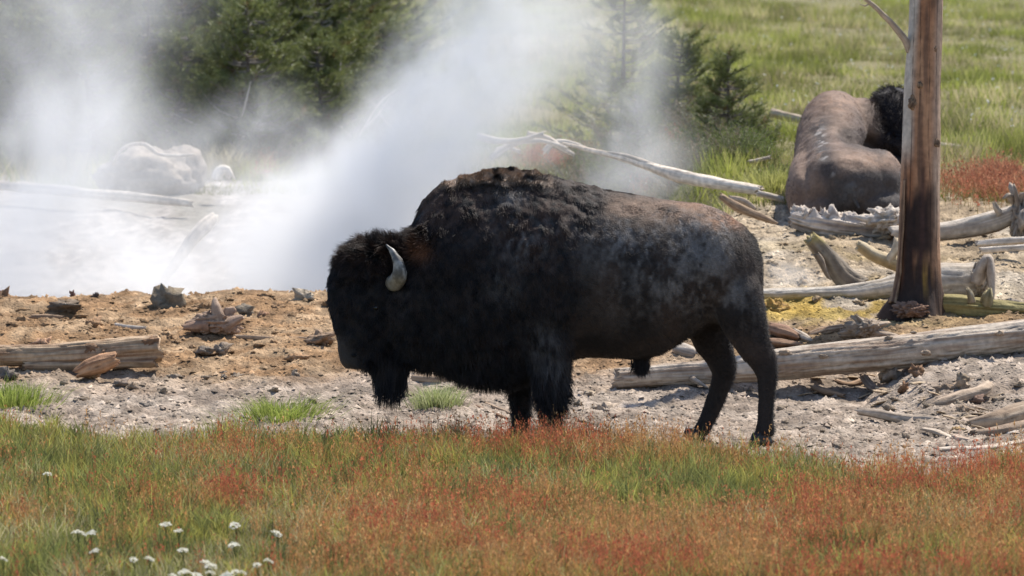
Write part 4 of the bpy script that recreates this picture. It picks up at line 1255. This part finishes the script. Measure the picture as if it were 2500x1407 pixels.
def sorrel(x, d, hmin, hmax, seeds, size, r, reds):
    n = len(x)
    z = ground_z(x, d)
    h = hmin + (hmax - hmin) * r.random(n)
    la = r.random(n) * 6.28; ln = .22 * r.random(n) * h
    tip = np.stack([x + np.cos(la) * ln, d + np.sin(la) * ln, z + h], -1)
    base = np.stack([x, d, z], -1)
    w = size * .32
    V1 = np.stack([base + np.array([w, 0, 0]), base - np.array([w, 0, 0]), tip], 1)
    tone = r.random((n, 1))
    col = reds[0] * (1 - tone) + reds[1] * tone
    col = col * .88 + np.array((.40, .33, .18)) * .1 * (1 + r.random((n, 1)))
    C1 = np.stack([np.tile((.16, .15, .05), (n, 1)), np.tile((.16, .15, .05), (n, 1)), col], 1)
    F1 = np.arange(n * 3).reshape(-1, 3)
    t = .42 + .60 * r.random((n, seeds))
    c = base[:, None] * (1 - t[..., None]) + tip[:, None] * t[..., None]
    spread = (size * 3.2 * (1.25 - t))[..., None]
    c = c + r.normal(0, 1, (n, seeds, 3)) * spread * np.array([1, 1, .6])
    s = size * (.6 + .8 * r.random((n, seeds, 1, 1)))
    V2 = c[:, :, None] + r.normal(0, 1, (n, seeds, 3, 3)) * s * np.array([.8, .8, 1.7])
    C2 = np.repeat(np.repeat(col[:, None], seeds, 1)[:, :, None], 3, 2) * (.7 + .6 * r.random((n, seeds, 1, 1)))
    V = np.concatenate([V1.reshape(-1, 3), V2.reshape(-1, 3)]); C = np.concatenate([C1.reshape(-1, 3), C2.reshape(-1, 3)])
    F = np.arange(len(V)).reshape(-1, 3)
    return V, F, C


x, d = scatter_fg(42000)
red = fg_red(x, d)
red = np.clip(red + 2.0 * (fbm(np.stack([x * 9, d * 4.5, 0 * x], -1) + 51, 3) - .5), 0, 1)
k = gr_.random(len(x)) < np.clip(red * 1.05 - .1, 0, 1) ** 1.3
x, d = x[k], d[k]
px = 1250 + x / d * F_PX
deep = sstep(.42, .62, fbm(np.stack([x * 2.6, d * 1.6, 0 * x + 8], -1), 3) + .08 * sstep(1700, 2400, px))
half = gr_.random(len(x)) < deep
for sel, cols, nm, lab in ((half, (np.array((.40, .06, .035)), np.array((.48, .14, .06))), 'red_sorrel', 'deep red sorrel stalks standing in the meadow'),
                           (~half, (np.array((.46, .17, .055)), np.array((.52, .30, .12))), 'orange_sorrel', 'orange tan seed stalks mixed through the meadow')):
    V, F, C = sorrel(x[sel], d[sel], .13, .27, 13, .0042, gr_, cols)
    tag(build(nm, V, F, M_SORREL, C=C, smooth=False), lab, 'sorrel', kind='stuff')


# hillside grass behind
def bg_grass(n, seed):
    r = np.random.default_rng(seed)
    d = 50.3 + 75 * r.random(n) ** 1.35
    x = (r.random(n) * 2 - 1) * (d * .092)
    k = r.random(n) > bare(x, d)
    k &= (d > 60.5) | (x > .3)
    k &= r.random(n) > .92 * sstep(.56, .68, fbm(np.stack([x * .9, d * .45, 0 * x + 33], -1), 4))
    x, d = x[k], d[k]; n = len(x)
    p = np.stack([x, d, 0 * x], -1)
    t = fbm(p * np.array([1.6, .8, 1]), 4)
    pa = fbm(p * np.array([.55, .22, 1]) + 12, 3)
    h = (.05 + .16 * sstep(.3, .7, t)) * (.5 + .8 * r.random(n))
    g = mix((.16, .20, .035), (.34, .375, .07), r.random(n))
    s_ = mix((.40, .34, .17), (.52, .44, .26), r.random(n))
    ct = mix(g, s_, np.clip(sstep(.38, .62, pa) * .8 + .2, 0, 1) * (r.random(n) < .6))
    ct = ct * (.62 + .8 * sstep(.3, .7, fbm(p * np.array([2.6, 1.1, 1]) + 77, 3)))[:, None]
    near = np.exp(-((d - 53.5) / 2.6) ** 2) * sstep(1.5, 3, x)
    ct = mix(ct, (.33, .22, .13), .55 * near * (r.random(n) < .7))
    return blades(x, d, h, .009 + .007 * r.random(n), .2 + .6 * r.random(n), ct * .72, ct, r, segs=1)


V, F, C = bg_grass(330000, 23)
tag(build('hillside_grass', V, F, M_GRASS, C=C, smooth=False), 'yellow green grass covering the hillside behind', 'grass', kind='stuff')
rf = np.random.default_rng(37)
dfl = 56 + 50 * rf.random(420); xfl = (rf.random(420) * .078 + .012) * dfl
cfl = np.stack([xfl, dfl, ground_z(xfl, dfl) + .17 + .08 * rf.random(420)], -1)
Vfl = cfl[:, None] + rf.normal(0, .011, (420, 6, 3))
tag(build('far_flowers', Vfl.reshape(-1, 3), np.arange(420 * 6).reshape(-1, 3), M_PETAL, C=np.tile((.62, .62, .58), (420 * 6, 1)), smooth=False), 'tiny white flower specks over the far hillside', 'flowers', kind='stuff')
# red sorrel patches behind
r2 = np.random.default_rng(29)
xs, ds_ = [], []
for (cx, cy, rx, ry, cnt) in ((2400, 466, 110, 13, 560), (1530, 402, 40, 12, 900), (1370, 392, 70, 12, 900), (1600, 392, 55, 12, 700), (655, 410, 30, 14, 350), (2450, 450, 60, 20, 500)):
    c = gh(cx, cy + 14, 48.5)
    xs.append(c[0] + r2.normal(0, px2m(rx, c[1]) * .6, cnt)); ds_.append(c[1] + r2.normal(0, .6, cnt))
x, d = np.concatenate(xs), np.concatenate(ds_)
V, F, C = sorrel(x, d, .12, .26, 12, .0065, r2, (np.array((.34, .085, .055)), np.array((.44, .21, .12))))
tag(build('far_sorrel', V, F, M_SORREL, C=C, smooth=False), 'bands of red sorrel along the foot of the hillside', 'sorrel', kind='stuff')


# single tufts
def tuft_obj(px, py, n, hgt, spread, cols, label, dmin=28.0, seed=0, wid=.005, lean=.55):
    r = np.random.default_rng(seed + 400)
    c = on(px, py, 0, dmin)
    x = c[0] + r.normal(0, spread, n); d = c[1] + r.normal(0, spread * .8, n)
    h = hgt * (.4 + .7 * r.random(n))
    ct = mix(cols[0], cols[1], r.random(n))
    z = ground_z(x, d) - .01
    la = np.stack([x - c[0], d - c[1]], -1)
    V, F, C = blades(x, d, h, wid * (.7 + .6 * r.random(n)), lean * (.3 + r.random(n)), ct * .7, ct, r, z0=z)
    V = V.reshape(n, 5, 3)
    V[:, 4, :2] += la * .6; V[:, 2:4, :2] += la[:, None] * .2
    o = build('grass_tuft', V.reshape(-1, 3), F, M_GRASS, C=C, smooth=False)
    shift(o, (c[0], c[1], c[2])); tag(o, label, 'grass tuft')
    return o


GRN = ((.18, .25, .04), (.40, .44, .12)); DRY = ((.42, .37, .22), (.56, .50, .34)); YG = ((.32, .34, .08), (.48, .46, .18))
tuft_obj(1070, 1000, 700, .20, .075, ((.26, .32, .1), (.5, .5, .28)), 'lone pale green grass tuft between the beard and the foreleg', seed=1)
tuft_obj(30, 995, 900, .20, .11, GRN, 'thick green grass tuft at the meadow edge below the split log', seed=2)
tuft_obj(685, 1025, 900, .16, .13, GRN, 'bright green grass tuft at the gravel edge before the beard', seed=3)
tuft_obj(530, 435, 700, .42, .16, DRY, 'tall pale dry grass tuft at the edge of the steam', 56, seed=4, wid=.008)
tuft_obj(640, 440, 400, .30, .12, YG, 'yellowish grass tuft beside the pale dry one', 56, seed=5, wid=.008)
tuft_obj(1690, 425, 500, .34, .14, DRY, 'tall straw grass tuft behind the white log', 50.5, seed=6, wid=.007)
tuft_obj(1890, 470, 600, .26, .12, YG, 'yellow green grass tuft beside the rump of the resting bison', 50.5, seed=7, wid=.007)
tuft_obj(1730, 245, 500, .32, .25, ((.30, .24, .13), (.40, .33, .2)), 'dry tan grass clump in the meadow by the small pines', 56, seed=8, wid=.010)

# yarrow
def yarrow(px, py, k):
    H = .23
    v = ray(px, py); dd = (CAM_H - H - .0) / -v[2]
    pos = np.array([v[0] * dd, dd, 0.0]); pos[2] = float(ground_z(pos[0], pos[1])[0])
    top = v * dd + np.array([0, 0, CAM_H])
    return pos, top


fl_root = None
heads = [(115, 1155), (190, 1297), (221, 1299), (575, 1280), (435, 1294), (404, 1278), (677, 1300), (572, 1328), (446, 1341), (230, 1343), (365, 1362), (327, 1364), (505, 1372), (514, 1380), (451, 1394),
         (484, 1404), (512, 1396), (553, 1404), (655, 1367), (628, 1377), (576, 1394), (590, 1396), (6, 1362), (427, 1406)]
ph = np.linspace(0, 2 * np.pi, 6, endpoint=False)
hv, hf, hcl = [], [], []
rr = np.random.default_rng(2)
for j in range(34):
    a = rr.random() * 6.28; q = .026 * math.sqrt(rr.random())
    c = np.array([math.cos(a) * q, math.sin(a) * q, -16 * q * q + rr.uniform(-.004, .004)])
    s = .0065
    tl = rr.normal(0, .35, 2)
    ring = np.stack([np.cos(ph) * s, np.sin(ph) * s, np.cos(ph) * s * tl[0] + np.sin(ph) * s * tl[1]], -1) + c
    b0 = len(hv)
    hv.extend(ring.tolist() + [(c + np.array([0, 0, .003])).tolist()])
    hcl.extend([(.74, .73, .64)] * 6 + [(.66, .62, .46)])
    hf.extend([(b0 + i, b0 + (i + 1) % 6, b0 + 6) for i in range(6)])
hv, hf, hcl = np.array(hv), np.array(hf), np.array(hcl)
stem_t, _, _ = tube([(0, 0, 0), (.008, 0, .12), (0, 0, .22)], [.0025, .002, .002], 6, 3)
spr = [tube([(.002, 0, .17), (.012 * math.cos(a), .012 * math.sin(a), .21)], [.0015, .001], 5, 2)[0] for a in (0.3, 2.2, 4.4)]
SV, SQ, ST = merge([stem_t] + spr)
for k, (fx, fy) in enumerate(heads):
    pos, top = yarrow(fx, fy, k)
    e = empty('yarrow_flower', pos)
    tag(e, 'white flat-topped yarrow flower standing in the foreground meadow', 'flower', 'yarrow flowers in the meadow')
    if k == 0:
        hd0 = build('flower_head', hv, hf, M_PETAL, C=hcl, smooth=False)
        sm0 = build('stem', SV, [SQ, ST], M_GRASS, C=np.tile((.12, .15, .05), (len(SV), 1)))
        hd, sm = hd0, sm0
    else:
        hd, sm = hd0.copy(), sm0.copy(); COL.objects.link(hd); COL.objects.link(sm)
    hgt = top[2] - pos[2]
    hd.parent = e; hd.location = (0, 0, hgt); s = rr.uniform(.8, 1.25); hd.scale = (s, s, s); hd.rotation_euler = (rr.uniform(.05, .5), 0, rr.uniform(0, 6))
    sm.parent = e; sm.location = (0, 0, 0); sm.scale = (1, 1, hgt / .222)

# ------------------------------------------------------------------ pines and shrubs
def pine_data(seed, h=4.0, spread=1.0, bare_low=.12, dead=.25, greens=((.10, .125, .042), (.30, .315, .10))):
    r = np.random.default_rng(seed)
    lean = r.normal(0, .03, 2)
    trunk = [np.array([lean[0] * t * h * t, lean[1] * t * h * t, t * h - .15]) for t in np.linspace(0, 1, 6)]
    TV, TQ, TT_ = tube(trunk, np.linspace(.055 * h / 4 + .02, .008, 6), 10, 3)[0]
    wood_parts = []
    NV, NC = [], []
    zz = bare_low * h
    while zz < h * .985:
        t = zz / h
        L = spread * (.95 * (1 - t) ** .75 + .12) * h / 4 * 1.15
        for b in range(r.integers(4, 7)):
            a = r.random() * 6.28; l = L * r.uniform(.6, 1.15)
            base = np.array([lean[0] * t * t * h, lean[1] * t * t * h, zz - .15 + r.uniform(-.06, .06)])
            dirh = np.array([math.cos(a), math.sin(a), 0])
            up0 = r.uniform(-.15, .35)
            pts = [base, base + dirh * l * .5 + np.array([0, 0, l * up0 * .35]), base + dirh * l + np.array([0, 0, l * (up0 + .25)])]
            wood_parts.append(tube(pts, [.014, .009, .003], 5, 2)[0])
            if r.random() < dead * (1 - t) * 1.4:
                continue
            nt = int(4 + l * 6)
            for q in range(nt):
                s = r.uniform(.35, 1.0)
                root = pts[0] * (1 - s) ** 2 + 2 * pts[1] * s * (1 - s) + pts[2] * s * s
                td = dirh * r.uniform(.3, 1) + np.array([-dirh[1], dirh[0], 0]) * r.normal(0, .7) + np.array([0, 0, r.uniform(.1, .8)])
                td /= np.linalg.norm(td); tl = r.uniform(.10, .24)
                if r.random() < .35:
                    wood_parts.append(tube([root, root + td * tl], [.005, .002], 4, 1)[0])
                m = int(tl / .0042)
                f = r.random(m)
                c = root + td * (f * tl)[:, None]
                nd_ = td * r.uniform(.35, 1.0, (m, 1)) + r.normal(0, .55, (m, 3)); nd_ /= np.linalg.norm(nd_, axis=1, keepdims=True)
                ln = r.uniform(.05, .09, (m, 1))
                sd_ = np.cross(nd_, r.normal(0, 1, (m, 3))); sd_ /= np.linalg.norm(sd_, axis=1, keepdims=True)
                NV.append(np.stack([c - sd_ * .0048, c + sd_ * .0048, c + nd_ * ln], 1))
                col = mix(greens[0], greens[1], np.clip(r.random(m) * .6 + .4 * f * r.random(), 0, 1))
                if r.random() < .06:
                    col = col * .3 + np.array((.20, .11, .05)) * .7
                NC.append(np.repeat(col[:, None], 3, 1))
        zz += r.uniform(.13, .22) * h / 4
    NV = np.concatenate(NV).reshape(-1, 3); NC = np.concatenate(NC).reshape(-1, 3)
    BVv, BQq, BTt = merge(wood_parts)
    return (TV, [TQ, TT_]), (BVv, [BQq, BTt]), (NV, np.arange(len(NV)).reshape(-1, 3), NC)


PINES = []
for s, h, sprd, bl, dead in ((1, 4.2, 1.25, .06, .22), (2, 3.4, 1.4, .03, .15), (3, 1.7, 1.5, .02, .08)):
    tr_, br_, nd_ = pine_data(s, h, sprd, bl, dead)
    barkc = lambda Vv: mix((.10, .075, .055), (.19, .16, .135), fbm(Vv * 9, 3))
    t = build('trunk', tr_[0], tr_[1], M_BARK, C=barkc(tr_[0]))
    b = build('branches', br_[0], br_[1], M_BARK, C=mix((.16, .13, .105), (.30, .275, .25), fbm(br_[0] * 7, 2)))
    c = build('crown', nd_[0], nd_[1], M_NEEDLE, C=nd_[2], smooth=False)
    b['kind'] = 'stuff'
    PINES.append(((t, b, c), [True]))


def plant(protos, k, name, base, scale, rot, label, cat, group=None):
    parts, first = protos[k]
    e = empty(name, base)
    e.rotation_euler = (0, 0, rot); e.scale = (scale,) * 3
    tag(e, label, cat, group)
    for o in parts:
        if first[0]:
            c = o
        else:
            c = o.copy(); COL.objects.link(c)
        c.parent = e
    first[0] = False
    return e


def base_at(px, d, sink=.03):
    x = (px - 1250) / F_PX * d
    return (x, d, float(ground_z(x, d)[0]) - sink)


G1 = 'pines in the dark thicket behind the steam'
pl = [
    (0, 700, 67.5, 1.00, .4, 'dark pine with a bare leaning trunk standing behind the steam'),
    (1, 600, 66.0, .85, 2.1, None), (0, 480, 69.0, 1.05, 3.3, None), (1, 360, 67.5, 1.05, 5.0, None), (0, 250, 70.0, 1.1, .9, None), (1, 130, 67.0, 1.1, 1.7, None), (0, 20, 69.0, 1.1, 2.9, None),
    (1, -90, 67.5, 1.1, 4.4, None), (0, 820, 71.0, .95, 5.6, None), (1, 420, 74.0, 1.3, 3.9, None), (0, 160, 75.0, 1.25, .2, None), (1, 640, 75.0, 1.3, 1.2, None), (0, 540, 79.0, 1.3, 2.4, None), (1, 300, 80.0, 1.4, 5.2, None),
    (0, 60, 81.0, 1.35, 3.0, None), (1, 760, 80.0, 1.3, .7, None), (1, 880, 77.0, 1.05, 4.0, None),
] + [(2, 30 + 62 * j + 23 * math.sin(j * 2.3), 66.0 + 2.2 * math.sin(j * 1.9) + 1.5 * (j % 3), 1.0 + .3 * math.sin(j * 3.1), j * 1.3, None) for j in range(14)]
for k, px, d, s, rot, lab in pl:
    if k == 2:
        plant(PINES, k, 'pine_sapling', base_at(px, d), s, rot, 'low bushy pine sapling growing at the feet of the thicket pines', 'pine sapling', 'saplings in the thicket behind the steam')
    else:
        plant(PINES, k, 'pine_tree', base_at(px, d), s, rot, lab or 'tall bushy dark green pine in the crowded thicket behind the steam', 'pine tree', None if lab else G1)
plant(PINES, 2, 'pine_sapling', base_at(480, 64.5), .62, 1.0, 'low bright green pine sapling at the foot of the thicket', 'pine sapling')
plant(PINES, 2, 'pine_sapling', base_at(575, 64.0), .72, 2.2, 'low dark green pine sapling under the leaning trunk', 'pine sapling')
plant(PINES, 2, 'pine_sapling', base_at(880, 72.0), 1.1, 3.2, 'sunlit yellow green pine sapling at the end of the thicket', 'pine sapling')
plant(PINES, 2, 'pine_sapling', base_at(960, 70.0), .8, 4.2, 'small pine sapling fading into the edge of the steam plume', 'pine sapling')
plant(PINES, 1, 'pine_tree', base_at(1520, 63.0), .62, .5, 'thin young pine veiled by the edge of the steam plume', 'pine tree')
plant(PINES, 2, 'pine_sapling', base_at(1645, 60.0), .72, .2, 'dark green bushy pine sapling at the meadow edge', 'pine sapling')
plant(PINES, 2, 'pine_sapling', base_at(1560, 58.5), .60, 2.8, 'low pine sapling in front of the veiled young pine', 'pine sapling')
plant(PINES, 2, 'pine_sapling', base_at(1450, 57.0), .50, 1.4, 'small green pine sapling above the twisted roots', 'pine sapling')
plant(PINES, 2, 'pine_sapling', base_at(1780, 57.0), .62, 5.4, 'small pine sapling among the shrubs near the resting bison', 'pine sapling')


def shrub_data(seed, h, w, leafc, stems=60, leaves=60, leaf=.012, dry=.2):
    r = np.random.default_rng(seed)
    sw, LVv, LCc = [], [], []
    for k in range(stems):
        a = r.random() * 6.28; q = math.sqrt(r.random())
        tip = np.array([math.cos(a) * q * w, math.sin(a) * q * w, h * r.uniform(.55, 1.0) * (1 - .35 * q * q)])
        b = np.array([math.cos(a) * q * w * .25, math.sin(a) * q * w * .25, -.03])
        mid = (b + tip) / 2 + r.normal(0, .04, 3)
        sw.append(tube([b, mid, tip], [.006, .004, .0015], 4, 2)[0])
        m = leaves
        f = .25 + .75 * r.random(m)
        c = b * ((1 - f) ** 2)[:, None] + 2 * mid * (f * (1 - f))[:, None] + tip * (f * f)[:, None] + r.normal(0, .022, (m, 3))
        nd_ = r.normal(0, 1, (m, 3)) + np.array([0, 0, .9]); nd_ /= np.linalg.norm(nd_, axis=1, keepdims=True)
        sd_ = np.cross(nd_, r.normal(0, 1, (m, 3))); sd_ /= np.linalg.norm(sd_, axis=1, keepdims=True)
        ln = leaf * r.uniform(1.2, 2.8, (m, 1))
        LVv.append(np.stack([c - sd_ * leaf * .35, c + sd_ * leaf * .35, c + nd_ * ln], 1))
        col = mix(leafc[0], leafc[1], r.random(m))
        if r.random() < dry:
            col = np.tile((.26, .20, .12), (m, 1)) * (.7 + .6 * r.random((m, 1)))
        LCc.append(np.repeat(col[:, None], 3, 1))
    Lv = np.concatenate(LVv).reshape(-1, 3)
    return merge(sw), (Lv, np.arange(len(Lv)).reshape(-1, 3), np.concatenate(LCc).reshape(-1, 3))


SHRUBS = []
for s, h, w, lc, stn, dry in ((11, .55, .42, ((.09, .12, .03), (.20, .23, .07)), 70, .15), (12, .48, .5, ((.15, .16, .09), (.28, .27, .18)), 80, .45), (13, .42, .32, ((.10, .15, .025), (.23, .27, .05)), 60, .05)):
    (a, b_, c_), (lv, lf, lc_) = shrub_data(s, h, w, lc, stn, 90, .011, dry)
    st_ = build('stems', a, [b_, c_], M_BARK, C=np.tile((.22, .18, .14), (len(a), 1)))
    st_['kind'] = 'stuff'
    le = build('foliage', lv, lf, M_NEEDLE, C=lc_, smooth=False)
    SHRUBS.append(((st_, le), [True]))
sh = [
    (1, 1690, 55.0, 1.0, 'pale dry shrub with grey stems right behind the white log'), (0, 1790, 54.2, .9, 'leafy green shrub between the white log and the resting bison'),
    (1, 1610, 55.8, .9, 'grey tangled shrub above the white log'), (2, 1850, 54.0, .8, 'bright green low shrub close to the resting bison'), (0, 1730, 56.5, 1.1, 'tall green shrub below the dry tan grass clump'),
    (1, 1520, 56.5, .9, 'greyish shrub under the veiled young pine'), (2, 1905, 52.3, .75, 'small bright green shrub touching the flank of the resting bison'), (1, 1400, 57.5, .8, 'faint grey shrub behind the twisted roots'),
    (0, 1835, 57.0, .85, 'green shrub in the meadow behind the low bright shrub'),
    (1, 1470, 58.5, 1.3, 'broad grey green shrub at the foot of the steam plume edge'), (1, 1580, 59.5, 1.4, 'broad pale shrub behind the low pine sapling'), (1, 1660, 57.5, 1.2, 'broad grey shrub below the dark bushy sapling'),
    (1, 1750, 58.5, 1.2, 'straw coloured shrub above the tall green one'), (0, 1440, 60.5, 1.3, 'dim green shrub inside the edge of the steam plume'), (2, 1820, 55.5, 1.0, 'fresh green shrub beside the small broken stick'),
    (1, 430, 63.2, 1.0, 'brownish dry shrub at the foot of the dark thicket'), (1, 660, 63.5, 1.0, 'grey dry shrub beside the tall pale grass tuft'), (1, 760, 64.5, 1.1, 'grey dry shrub fading into the steam below the leaning trunk'),
    (1, 560, 64.0, .9, 'dry brown shrub between the two low saplings'), (0, 330, 64.5, 1.0, 'green shrub half lost in steam above the stump'), (0, 180, 65.0, 1.1, 'olive shrub in thin steam beyond the long bleached log'),
    (0, 60, 64.0, 1.1, 'dull green shrub in thin steam at the end of the thicket'), (1, 860, 66.0, 1.1, 'dry shrub beneath the sunlit sapling'),
]
for j, (k, px, d, s, lab) in enumerate(sh):
    plant(SHRUBS, k, 'shrub', base_at(px, d), s, j * 1.1, lab, 'shrub')
# dead tangled twigs in the thicket
for k in range(16):
    px = rng.uniform(380, 980); d = rng.uniform(63, 67); b = np.array(base_at(px, d))
    L = rng.uniform(.4, .9); a = rng.uniform(-1.2, 1.2)
    P3 = [b + np.array([0, 0, rng.uniform(.0, .7)])]
    P3 = P3 + [P3[0] + np.array([math.sin(a) * L * .5, rng.uniform(-.1, .1), math.cos(a) * L * .4 + rng.uniform(-.1, .1)]), P3[0] + np.array([math.sin(a) * L, rng.uniform(-.1, .1), math.cos(a) * L * .8])]
    wood('dead_twig', P3, [.012, .010, .003], 'thin bleached dead twig caught in the thicket behind the steam', 'twig', group='dead twigs in the thicket', seed=700 + k, nseg=6, step=.06, colours=PALE)

# ------------------------------------------------------------------ steam
def steam(name, lo, hi, blobs, density, noise_scale, label, lowcut=.385, hicut=.655, warp=.5):
    lo, hi = np.array(lo, float), np.array(hi, float)
    Vb = np.array([(a, b, c) for a in (lo[0], hi[0]) for b in (lo[1], hi[1]) for c in (lo[2], hi[2])])
    Fb = np.array([(0, 1, 3, 2), (4, 6, 7, 5), (0, 4, 5, 1), (2, 3, 7, 6), (0, 2, 6, 4), (1, 5, 7, 3)])
    m = bpy.data.materials.new(name); m.use_nodes = True
    nt = m.node_tree; N = nt.nodes; L = nt.links
    N.remove(N['Principled BSDF'])
    tc = N.new('ShaderNodeTexCoord')
    mp = N.new('ShaderNodeMapping'); mp.inputs['Scale'].default_value = (noise_scale, noise_scale * .6, noise_scale * .8)
    L.new(tc.outputs['Object'], mp.inputs['Vector'])
    nz = N.new('ShaderNodeTexNoise'); nz.inputs['Scale'].default_value = 1.0; nz.inputs['Detail'].default_value = 6.5; nz.inputs['Roughness'].default_value = .6; nz.inputs['Distortion'].default_value = .6
    L.new(mp.outputs['Vector'], nz.inputs['Vector'])
    sub = N.new('ShaderNodeVectorMath'); sub.operation = 'SUBTRACT'; sub.inputs[1].default_value = (.5, .5, .5)
    L.new(nz.outputs['Color'], sub.inputs[0])
    scl = N.new('ShaderNodeVectorMath'); scl.operation = 'SCALE'; scl.inputs['Scale'].default_value = warp * 2
    L.new(sub.outputs[0], scl.inputs[0])
    add = N.new('ShaderNodeVectorMath'); add.operation = 'ADD'
    L.new(tc.outputs['Object'], add.inputs[0]); L.new(scl.outputs[0], add.inputs[1])
    total = None
    for c, rad, strength, shear in blobs:
        s1 = N.new('ShaderNodeVectorMath'); s1.operation = 'SUBTRACT'; s1.inputs[1].default_value = tuple(c)
        L.new(add.outputs[0], s1.inputs[0])
        v = s1.outputs[0]
        if shear:
            sx = N.new('ShaderNodeSeparateXYZ'); L.new(v, sx.inputs[0])
            mm = N.new('ShaderNodeMath'); mm.operation = 'MULTIPLY_ADD'; mm.inputs[1].default_value = -shear
            L.new(sx.outputs['Z'], mm.inputs[0]); L.new(sx.outputs['X'], mm.inputs[2])
            cb = N.new('ShaderNodeCombineXYZ'); L.new(mm.outputs[0], cb.inputs['X']); L.new(sx.outputs['Y'], cb.inputs['Y']); L.new(sx.outputs['Z'], cb.inputs['Z'])
            v = cb.outputs[0]
        s2 = N.new('ShaderNodeVectorMath'); s2.operation = 'DIVIDE'; s2.inputs[1].default_value = tuple(rad)
        L.new(v, s2.inputs[0])
        ln = N.new('ShaderNodeVectorMath'); ln.operation = 'LENGTH'; L.new(s2.outputs[0], ln.inputs[0])
        mr = N.new('ShaderNodeMapRange'); mr.interpolation_type = 'SMOOTHERSTEP'
        mr.inputs['From Min'].default_value = 1.0; mr.inputs['From Max'].default_value = 0.1
        mr.inputs['To Min'].default_value = 0.0; mr.inputs['To Max'].default_value = strength
        L.new(ln.outputs['Value'], mr.inputs['Value'])
        if total is None:
            total = mr.outputs['Result']
        else:
            ad = N.new('ShaderNodeMath'); ad.operation = 'ADD'; L.new(total, ad.inputs[0]); L.new(mr.outputs['Result'], ad.inputs[1]); total = ad.outputs[0]
    nr = N.new('ShaderNodeMapRange'); nr.interpolation_type = 'SMOOTHSTEP'
    nr.inputs['From Min'].default_value = lowcut; nr.inputs['From Max'].default_value = hicut; nr.inputs['To Min'].default_value = .08; nr.inputs['To Max'].default_value = 1.0
    L.new(nz.outputs['Fac'], nr.inputs['Value'])
    mu = N.new('ShaderNodeMath'); mu.operation = 'MULTIPLY'; L.new(total, mu.inputs[0]); L.new(nr.outputs['Result'], mu.inputs[1])
    m2 = N.new('ShaderNodeMath'); m2.operation = 'MULTIPLY'; m2.inputs[1].default_value = density; L.new(mu.outputs[0], m2.inputs[0])
    pv = N.new('ShaderNodeVolumePrincipled')
    pv.inputs['Color'].default_value = (.94, .937, .93, 1); pv.inputs['Anisotropy'].default_value = .2
    L.new(m2.outputs[0], pv.inputs['Density'])
    L.new(pv.outputs['Volume'], N['Material Output'].inputs['Volume'])
    o = build(name, Vb, Fb, m, smooth=False)
    tag(o, label, 'steam', kind='stuff')
    return o


def sb(px, py, d, rx, ry, rz, s, shear=0.0):
    """a billow at a pixel and depth; radii in photograph pixels across and up, metres in depth"""
    return (at(px, py, d), (px2m(rx, d), ry, px2m(rz, d)), s, shear)


D0 = 53.0
steam('steam', (-6.6, 48.2, -.2), (1.9, 58.5, 4.6), [
    sb(880, 560, D0, 390, 2.6, 340, 2.1, .25), sb(1080, 320, D0, 370, 2.4, 330, 1.15, .35), sb(1250, 60, D0, 350, 2.4, 330, .95, .3), sb(1300, -250, D0, 420, 2.4, 330, .9, 0),
    sb(560, 690, D0 - .6, 480, 3.0, 230, .95), sb(120, 640, D0, 480, 3.0, 300, .8), sb(230, 360, D0, 360, 3.0, 300, .42, .1), sb(60, 150, D0, 320, 3.0, 330, .27), sb(300, -20, D0, 340, 3, 330, .15),
    sb(1000, 700, D0 - .8, 460, 2.6, 200, 1.3), sb(650, 420, D0, 330, 2.6, 280, .55), sb(1500, 380, D0, 300, 2.0, 200, .36), sb(1500, 150, D0, 240, 2.0, 280, .42)],
    1.6, 1.05, 'white steam plume rising from the hot ground behind the bison')
steam('vent_steam', (1.6, 45.9, .5), (2.7, 47.2, 1.2), [sb(1940, 680, 46.4, 110, .5, 60, 1.0), sb(1880, 690, 46.4, 60, .4, 50, .6)], .9, 3.0, 'thin wisp of steam behind the grey log near the hind leg', warp=.15)
